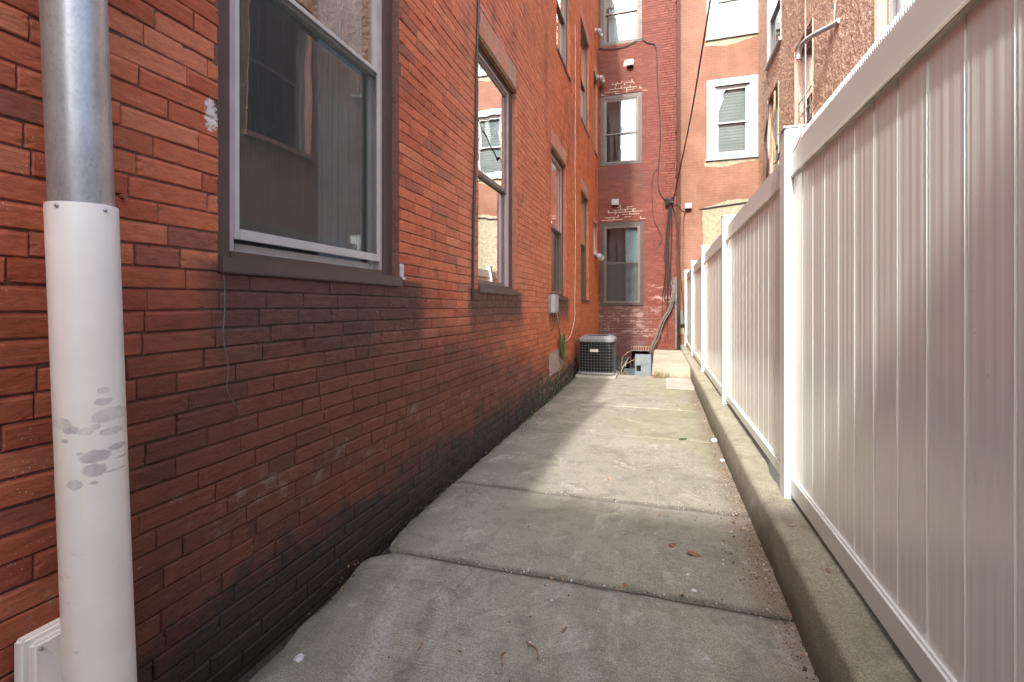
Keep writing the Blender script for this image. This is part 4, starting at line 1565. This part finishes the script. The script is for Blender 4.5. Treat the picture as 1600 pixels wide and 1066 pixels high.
tag(o, 'rusty iron stub sticking out of the brick right of the steel pipe', 'iron stub')

# cable knot and bundle at the corner of the end wall
J = Vector((0.22, YB - 0.05, 3.56))
kn = MB()
for k in range(9):
    r_ = random.Random(k)
    pts = [J + Vector((r_.uniform(-0.09, 0.09), r_.uniform(-0.05, 0.03), r_.uniform(-0.10, 0.10))) for _ in range(6)]
    kn.tube(spline(pts, 5), 0.010, 6)
kn.box((J.x - 0.05, YB - 0.06, J.z - 0.04), (J.x + 0.04, YB - 0.0, J.z + 0.06))
o = kn.build('cable_knot', M['black'], None, loc=J, smooth=True)
tag(o, 'black knot of cables bracketed to the corner of the end wall', 'cable')


def bp(x, z, d=0.02):
    return PB(x, z, d)


cable('service_cable', [(0.30, YB - 0.08, 3.55), at_px(1078, 190, 9.6), at_px(1096, 85, 8.2), at_px(1110, 0, 7.2), at_px(1124, -90, 6.2), at_px(1150, -240, 4.8)], 0.013, 'black', 'thick black overhead cable rising from the cable knot to the top of the picture')
cable('cable', [bp(-1.37, 7.30), bp(-1.1, 7.24), bp(-0.75, 7.25), bp(-0.42, 7.36, 0.03), bp(-0.25, 7.25), bp(-0.07, 7.12), bp(-0.04, 6.4), bp(0.02, 5.4), bp(0.015, 4.8), bp(-0.02, 4.3), bp(-0.03, 4.02), bp(0.02, 3.78), bp(0.12, 3.62), (J.x, J.y, J.z)], 0.010, 'black', 'thin black cable running across and down the end wall beside its windows')
cable('cable', [bp(-0.03, 4.35), bp(-0.13, 4.2), bp(-0.16, 3.8), bp(-0.12, 3.2), bp(-0.02, 2.95), bp(0.06, 2.75, 0.04), bp(-0.02, 2.58, 0.04), bp(-0.12, 2.62), bp(-0.10, 2.72)], 0.006, 'black', 'slack black cable looping left of the cable knot')
cable('cable', [(J.x, J.y, J.z), (0.40, YB - 0.1, 3.44), PO(0.62, 3.55, 0.03), PO(1.1, 3.62, 0.03), PO(1.6, 3.67, 0.03), PO(2.28, 3.74, 0.03)], 0.013, 'black', 'black cable running right across the peach wall from the cable knot')
for k in range(6):
    r_ = random.Random(40 + k)
    x0_ = 0.19 + 0.02 * k
    zend = (0.7, 1.3, 0.45, 0.95, 1.6, 1.1)[k]
    pts = [(J.x + 0.01 * k, J.y, J.z)] + [(x0_ - (3.5 - z) * (0.055 + 0.012 * (3 - k)) * 0.55 + r_.uniform(-0.02, 0.02), YB - 0.03 - r_.random() * 0.05, z) for z in (3.0, 2.4, 1.9, 1.4) if z > zend] + [(x0_ - (3.5 - zend) * 0.03 * (3 - k) * 0.5, YB - 0.03, zend)]
    cable('cable', pts, 0.011 if k % 2 else 0.007, 'black', ('leftmost thick black cable', 'second black cable from the left', 'longest black cable', 'fourth black cable from the left', 'shortest black cable', 'rightmost black cable')[k] + ' of those hanging from the cable knot', group='black cables hanging from the knot', n=6)
cable('cable', [(J.x + 0.05, J.y, J.z), (0.40, YB - 0.06, 2.9), (0.45, YB - 0.03, 2.0), (0.52, YB + 0.1, 1.2), (0.55, YB + 0.4, 0.95)], 0.008, 'black', 'black cable passing behind the conduit to the grey meter box')
cable('conduit', [(0.36, YB - 0.035, 0.22), (0.36, YB - 0.035, 1.0), (0.36, YB - 0.035, 1.85)], 0.026, 'greycable', 'upright grey steel conduit at the corner of the end wall', n=10, cat='conduit')
for k in range(4):
    r_ = random.Random(60 + k)
    cable('cable', [(0.30 - 0.015 * k, YB - 0.06, 1.75 - 0.05 * k), (0.34 - 0.02 * k, YB - 0.09, 1.55), (0.27 - 0.02 * k, YB - 0.09, 1.15), (0.10 - 0.025 * k, YB - 0.11, 0.82), (-0.02 - 0.028 * k, YB - 0.13, 0.45), (-0.12 - 0.02 * k, YB - 0.14, 0.25), (-0.18 - 0.02 * k, YB - 0.1, -0.2)], 0.009, 'greycable' if k != 1 else 'black', ('rightmost', '', 'middle', 'leftmost')[k] + ' fat grey cable curving down into the cellar opening' if k != 1 else 'fat black cable curving down among grey ones into the cellar opening', group='fat cables curving into the cellar' if k != 1 else None)
kb = MB()
for k in range(7):
    r_ = random.Random(90 + k)
    pts = [Vector((0.32, YB - 0.07, 1.55)) + Vector((r_.uniform(-0.07, 0.05), r_.uniform(-0.04, 0.03), r_.uniform(-0.28, 0.28))) for _ in range(5)]
    kb.tube(spline(pts, 5), 0.010, 6)
o = kb.build('cable_knot', M['greycable'], None, loc=(0.32, YB - 0.07, 1.5), smooth=True)
tag(o, 'pale grey tangle of cables halfway up the conduit', 'cable')
mbx = empty('meter_box', PO(0.60, 0.9, 0), 'grey round-cornered meter box low on the peach wall beside the last fence post', 'meter box')
mb = MB()
mb.box((0.50, 0.72, 0.0), (0.66, 1.08, 0.12), None, PO)
mb.build('case', M['acgrey'], mbx, bevel=0.02)

vp = MB()
vp.tube(spline([PR(8.35, 5.02, 0.22), PR(8.33, 5.12, 0.22), PR(8.20, 5.19, 0.20), PR(7.9, 5.14, 0.14), PR(7.5, 5.02, 0.06), PR(7.3, 4.98, 0.0)], 6), 0.035, 14)
o = vp.build('exhaust_pipe', M['white'], None, loc=PR(7.4, 5.0, 0), smooth=True)
tag(o, 'white plastic exhaust pipe bending out of the rough rendered wall', 'pipe')
cable('cable', [PR(8.74, 8.0, 0.03), PR(8.73, 6.1, 0.03), PR(8.72, 4.4, 0.03), PR(8.72, 3.5, 0.03)], 0.009, 'whitecable', 'pale cable hanging straight down the rendered wall across the arched window')
cable('cable', [PR(7.45, 4.98, 0.02), PR(7.40, 5.15, 0.03), PR(7.38, 5.32, 0.02)], 0.010, 'whitecable', 'short pale cable stub above the white exhaust pipe')
for k, (uu, col) in enumerate(((11.55, 'black'), (10.9, 'straw'))):
    cable('cable', [PR(uu, 5.6, 0.02), PR(uu - 0.1, 5.2, 0.05), PR(uu + 0.1, 4.8, 0.06), PR(uu - 0.12, 4.4, 0.05), PR(uu, 3.8, 0.04)], 0.022, col, ('dark loose cable dangling in the arched window beside the fence post', 'tan loose cable hanging beside the arched window above the fence')[k])
cable('wire', [(0.606, 2.69, 2.0), (0.62, 2.60, 1.93), (0.628, 2.45, 1.99), (0.63, 2.25, 2.03)], 0.0015, 'rust', 'thin rusty wire twisted round the top of the nearest fence post', cat='wire')
o = MB().tube(spline([(0.62, 3.0, 1.99), (0.61, 2.86, 1.965), (0.604, 2.79, 1.99), (0.62, 2.72, 2.0)], 5), 0.004, 6).build('twig', M['straw'], None, loc=(0.62, 2.9, 1.99), smooth=True)
tag(o, 'dry tan twig caught behind the nearest fence post', 'twig')

# ================================================================== WEEDS, LEAVES, STONES


def stalk(pts, r, label, seed, name='dry_weed', leaves=14):
    r_ = random.Random(seed)
    sp_ = spline(pts, 8)
    mb = MB()
    mb.tube(sp_, [r * (1 - 0.6 * i / len(sp_)) for i in range(len(sp_))], 6)
    for k in range(leaves):
        p = sp_[int(len(sp_) * (0.35 + 0.63 * k / leaves))]
        for q in range(2):
            d = Vector((r_.gauss(0, 1), r_.gauss(0, 1), r_.gauss(-0.2, 0.8))).normalized()
            t = d.cross(Vector((r_.random(), r_.random(), 1))).normalized()
            L_ = r_.uniform(0.02, 0.05)
            mb.add([p, p + d * L_ * 0.5 + t * L_ * 0.22, p + d * L_, p + d * L_ * 0.5 - t * L_ * 0.22], [(0, 1, 2, 3)])
    o = mb.build(name, M['straw'], None, loc=pts[0], recalc=False)
    tag(o, label, 'weed')
    return o


stalk([(-0.60, 8.43, -0.25), (-0.62, 8.40, 0.08), (-0.50, 8.38, 0.22), (-0.35, 8.40, 0.28), (-0.20, 8.44, 0.27)], 0.007, 'long dry weed stalk arching low over the cellar pit towards the cabinet', 1)
stalk([(-0.62, 8.7, -0.3), (-0.64, 8.7, 0.20), (-0.56, 8.68, 0.34), (-0.44, 8.68, 0.40)], 0.006, 'shorter dry weed stalk rising beside the air conditioning unit', 2, leaves=10)
stalk([(-0.60, 8.40, -0.1), (-0.58, 8.36, 0.05), (-0.50, 8.34, 0.02)], 0.006, 'small dry weed sprig drooping over the pavement at the pit edge', 3, leaves=8)


def tuft(name, mat, cx0, cx1, cy, cz, n, h, seed, label, cat, jx=None):
    r_ = random.Random(seed)
    mb = MB()
    for k in range(n):
        p = Vector((r_.uniform(cx0, cx1), cy + r_.gauss(0, 0.02), cz))
        d = Vector((r_.gauss(0, 0.35), r_.gauss(-0.1, 0.35), 1)).normalized() * h * r_.uniform(0.4, 1.1)
        s = Vector((0.004, 0.001, 0))
        mb.add([p - s, p + s, p + d * 0.6 + s * 0.6, p + d, p + d * 0.6 - s * 0.6], [(0, 1, 2, 3, 4)])
    o = mb.build(name, M[mat], None, recalc=False)
    o['kind'] = 'stuff'
    o['label'] = label
    o['category'] = cat
    return o


tuft('dry_grass', 'straw', -0.10, 0.14, 8.19, 0.0, 150, 0.14, 4, 'tuft of dry grass against the front of the worn step', 'grass')
mb = MB()
r_ = random.Random(77)
for k in range(230):
    y = r_.choice([r_.uniform(2.3, 7.5), r_.uniform(5.5, 8.3)])
    x = xleft(y) - 0.01 + abs(r_.gauss(0, 0.035))
    d = Vector((r_.gauss(0.3, 0.5), r_.gauss(0, 0.6), abs(r_.gauss(0.5, 0.5)))).normalized() * r_.uniform(0.015, 0.06)
    t = Vector((r_.gauss(0, 1), r_.gauss(0, 1), 0)).normalized() * r_.uniform(0.002, 0.008)
    p = Vector((x, y, -0.02))
    mb.add([p - t, p + t, p + d + t * 0.5, p + d * 1.2], [(0, 1, 2, 3)])
o = mb.build('moss', M['green'], None, recalc=False)
o['kind'] = 'stuff'
o['label'] = 'moss and scrubby weeds along the foot of the left wall'
o['category'] = 'weeds'


def rockverts(c, s, r_, flat=0.6):
    ico = [(0, 0, -1), (0.72, -0.53, -0.45), (-0.28, -0.85, -0.45), (-0.89, 0, -0.45), (-0.28, 0.85, -0.45), (0.72, 0.53, -0.45),
           (0.28, -0.85, 0.45), (-0.72, -0.53, 0.45), (-0.72, 0.53, 0.45), (0.28, 0.85, 0.45), (0.89, 0, 0.45), (0, 0, 1)]
    F_ = [(0, 1, 2), (1, 0, 5), (0, 2, 3), (0, 3, 4), (0, 4, 5), (1, 5, 10), (2, 1, 6), (3, 2, 7), (4, 3, 8), (5, 4, 9), (1, 10, 6), (2, 6, 7), (3, 7, 8), (4, 8, 9), (5, 9, 10), (6, 10, 11), (7, 6, 11), (8, 7, 11), (9, 8, 11), (10, 9, 11)]
    a = r_.uniform(0, 6.28)
    ca, sa = math.cos(a), math.sin(a)
    ex = r_.uniform(0.6, 1.0)
    vs = []
    for q in ico:
        k = r_.uniform(0.75, 1.2) * s
        x, y = q[0] * k, q[1] * k * ex
        vs.append((c[0] + x * ca - y * sa, c[1] + x * sa + y * ca, c[2] + q[2] * k * flat))
    return vs, F_


# uncountable grit along the curb and in the joints
mb = MB()
r_ = random.Random(21)
for k in range(2300):
    y = r_.uniform(1.0, 7.0) if r_.random() < 0.6 else r_.uniform(1.6, 3.6)
    x = 0.488 - abs(r_.gauss(0, 0.045 + (0.05 if 2.2 < y < 3.4 else 0)))
    s = abs(r_.gauss(0.0, 0.0020)) + 0.0009
    v_, f_ = rockverts((x, y, 0.002 + 0.006 * fbm(x, y, 0.5, 1.1) + s * 0.3), s, r_)
    mb.add(v_, f_, r_.choice([M['stone'], M['soil'], M['oldmortar'], M['wood'], M['curb'], M['block'], M['soil'], M['curb']]))
for k in range(420):
    x, y = r_.uniform(-1.1, 0.45), r_.uniform(1.0, 4.5)
    if k % 3 == 0:
        x, y = r_.gauss(-0.35, 0.22), r_.gauss(1.75, 0.25)
    s = abs(r_.gauss(0.0, 0.0016)) + 0.0009
    v_, f_ = rockverts((x, y, 0.002 + 0.006 * fbm(x, y, 0.5, 1.1) + s * 0.3), s, r_)
    mb.add(v_, f_, r_.choice([M['stone'], M['soil'], M['oldmortar'], M['black']]))
for k in range(1500):
    y = r_.uniform(1.5, 8.0) if k % 3 else r_.uniform(4.0, 5.4)
    x = xleft(y) + (r_.gauss(0.0, 0.03) if k % 3 else abs(r_.gauss(0.05, 0.09)))
    s = abs(r_.gauss(0.0, 0.0026)) + 0.001
    v_, f_ = rockverts((max(x, XL + 0.01), y, (-0.02 if x < xleft(y) + 0.02 else 0.002) + s * 0.3), s, r_)
    mb.add(v_, f_, r_.choice([M['soil'], M['soil'], M['wood'], M['curb'], M['black']]))
for k in range(500):
    y = r_.choice((2.019, 2.933)) + r_.gauss(0, 0.012)
    x = r_.uniform(-1.2, 0.48)
    s = abs(r_.gauss(0.0, 0.0018)) + 0.0008
    v_, f_ = rockverts((x, y, 0.003 + s * 0.2), s, r_)
    mb.add(v_, f_, r_.choice([M['soil'], M['stone'], M['wood'], M['curb']]))
o = mb.build('gravel', None, None)
o['kind'] = 'stuff'
o['label'] = 'fine grit and crumbs of stone scattered along the curb'
o['category'] = 'gravel'


def ground_z(x, y):
    return 0.006 * fbm(x, y, 0.5, 1.1) + 0.0022 * fbm(x, y, 5.5, 7)


def stone(x, y, s, label, flat=0.55, mat='stone', z=None, seed=0, group=None):
    r_ = random.Random(seed + int(x * 1000))
    v_, f_ = rockverts((0, 0, 0), s, r_, flat)
    zz = (ground_z(x, y) if z is None else z) + s * flat * 0.5
    m_ = MB()
    m_.add([(a + x, b + y, c + zz) for a, b, c in v_], f_)
    o = m_.build('stone', M[mat], None, loc=(x, y, zz), bevel=s * 0.12)
    tag(o, label, 'stone', group)
    return o


stone(-1.149, 1.302, 0.026, 'flat round blue grey stone lying alone near the left edge of the near slab', 0.22, seed=2)
stone(0.12, 2.209, 0.013, 'pale stone on the slab just beyond the near joint, right of centre', seed=3)
stone(0.14, 2.092, 0.017, 'largest pale chip, lying across the near joint right of centre', 0.4, seed=4)
stone(0.02, 2.20, 0.007, 'tiny white chip left of the pale stones near the joint', seed=5)
stone(0.153, 1.707, 0.012, 'pale chip near the bottom edge, right of centre', 0.35, seed=6)
stone(-0.433, 1.60, 0.009, 'small grey stone on the dusty middle of the near slab', seed=7)
stone(0.455, 4.47, 0.040, 'large grey stone against the curb beyond the shadow line', 0.6, seed=8)
stone(0.462, 3.93, 0.022, 'smaller grey stone against the curb beyond the shadow line', 0.6, seed=9)
stone(-1.159, 2.533, 0.007, 'tiny bright white chip near the left wall', seed=10)
stone(-0.36, 2.02, 0.008, 'white crumb beside the wood splinter on the joint', seed=11)
stone(-0.41, 1.86, 0.008, 'white crumb below the wood splinter in front of the joint', seed=12)
stone(0.555, 2.35, 0.022, 'flat white chip resting on top of the curb', 0.25, z=0.217, seed=13, mat='oldmortar')
for (x, y, w_) in ((0.30, 2.55, 'left of the grit, second farthest'), (0.36, 2.7, 'farthest of the row'), (0.455, 2.40, 'nearly touching the curb'), (0.44, 2.28, 'close to the curb, a little nearer'), (0.28, 2.35, 'leftmost of the row'), (0.40, 2.05, 'nearest of the row, past the joint')):
    stone(x, y, random.uniform(0.006, 0.010), 'small pebble by the shaded curb, ' + w_, seed=14, group='small pebbles by the shaded curb')
for (x, y, l, a, lab) in ((-0.395, 2.005, 0.035, 1.9, 'brown wood splinter lying on the near joint'), (-0.33, 1.70, 0.035, 1.2, 'tan wood splinter on the near slab, standing away from the joint'),
                          (-0.44, 2.0, 0.022, 1.0, 'short tan splinter left of the brown one on the joint')):
    m_ = MB()
    d = Vector((math.cos(a), math.sin(a), 0)) * l / 2
    t = Vector((-math.sin(a), math.cos(a), 0)) * 0.005
    z = ground_z(x, y) + 0.004
    c = Vector((x, y, z))
    m_.add([c - d - t, c + d - t * 0.5, c + d + t, c - d + t * 0.6] + [q + Vector((0, 0, 0.006)) for q in (c - d - t * 0.6, c + d * 0.9 - t * 0.4, c + d * 0.95 + t * 0.7, c - d + t * 0.5)],
           [(0, 1, 2, 3), (4, 5, 6, 7), (0, 1, 5, 4), (1, 2, 6, 5), (2, 3, 7, 6), (3, 0, 4, 7)])
    o = m_.build('wood_splinter', M['butt'], None, loc=c)
    tag(o, lab, 'splinter')


def leaf(x, y, s, label, z=None, seed=0, mat='leaf', group=None):
    r_ = random.Random(seed)
    m_ = MB()
    zz = ground_z(x, y) if z is None else z
    a = r_.uniform(0, 6.28)
    out = []
    n_ = 10
    for i in range(n_):
        t = 2 * math.pi * i / n_
        rad = s * (0.65 + 0.35 * abs(math.cos(t * 1.5))) * r_.uniform(0.75, 1.1)
        px_, py_ = rad * math.cos(t), rad * 0.55 * math.sin(t)
        out.append((x + px_ * math.cos(a) - py_ * math.sin(a), y + px_ * math.sin(a) + py_ * math.cos(a), zz + 0.003 + s * 0.22 * r_.random()))
    m_.add(out + [(x, y, zz + 0.004)], [(i, (i + 1) % n_, n_) for i in range(n_)])
    o = m_.build('dead_leaf', M[mat], None, loc=(x, y, zz), recalc=False)
    tag(o, label, 'leaf', group)
    return o


leaf(0.06, 2.46, 0.030, 'orange brown crumbled leaf on the shaded slab right of centre', seed=1)
leaf(0.15, 2.40, 0.040, 'largest orange brown leaf cluster on the shaded slab', seed=2)
leaf(0.0, 2.80, 0.022, 'rusty leaf fragment just inside the shade line', seed=3)
leaf(-0.14, 2.05, 0.022, 'tan leaf crumb lying on the near joint', seed=4)
leaf(0.09, 2.05, 0.018, 'tan leaf crumb beside the largest pale chip', seed=5)
leaf(-0.33, 3.27, 0.022, 'small dark curled leaf in the sunlit middle of the paving', seed=6, mat='wood')
leaf(0.45, 3.72, 0.035, 'brown leaf by the curb near the smaller grey stone', seed=7)
leaf(0.46, 4.95, 0.035, 'rust coloured leaf by the curb past the large stone', seed=8)
leaf(0.46, 5.85, 0.035, 'rust coloured leaf by the curb, farthest along', seed=9)
leaf(0.20, 4.45, 0.05, 'dark green brown leaf flat on the sunlit slab', seed=10, mat='green')
leaf(-0.56, 2.67, 0.014, 'dark leaf speck on the shaded slab left of centre', seed=11, mat='wood')
leaf(-0.65, 1.49, 0.012, 'olive leaf speck on the near slab beside a dark twig', seed=12, mat='green')
leaf(0.585, 1.98, 0.018, 'tan leaf on top of the curb near the fence', z=0.217, seed=13, mat='butt')
mb = MB()
r_ = random.Random(8)
for k in range(160):
    x, y = r_.uniform(-0.1, 0.45), 8.17 + r_.gauss(0, 0.03)
    s = r_.uniform(0.008, 0.02)
    a = r_.uniform(0, 6.28)
    z = 0.012 + r_.random() * 0.02
    mb.add([(x, y, z), (x + s * math.cos(a), y + s * math.sin(a), z + r_.uniform(0, 0.012)), (x + s * math.cos(a + 1.2), y + s * math.sin(a + 1.2), z + 0.004)], [(0, 1, 2)], r_.choice([M['leaf'], M['straw'], M['wood']]))
o = mb.build('leaf_litter', None, None, recalc=False)
o['kind'] = 'stuff'
o['label'] = 'red brown leaf litter heaped along the front of the step'
o['category'] = 'leaf litter'
for (pts, lab) in (([(-0.445, 1.60, 0.006), (-0.40, 1.57, 0.010), (-0.385, 1.53, 0.006)], 'dark bent twig on the near slab'),
                   ([(-0.50, 1.53, 0.006), (-0.505, 1.50, 0.012), (-0.49, 1.47, 0.005)], 'small forked dark twig left of the bent one'),
                   ([(-0.80, 1.50, 0.005), (-0.785, 1.47, 0.010), (-0.79, 1.45, 0.005)], 'short dark twig farthest left on the near slab')):
    o = MB().tube(spline(pts, 4), 0.0026, 6).build('twig', M['wood'], None, loc=pts[0], smooth=True)
    tag(o, lab, 'twig')
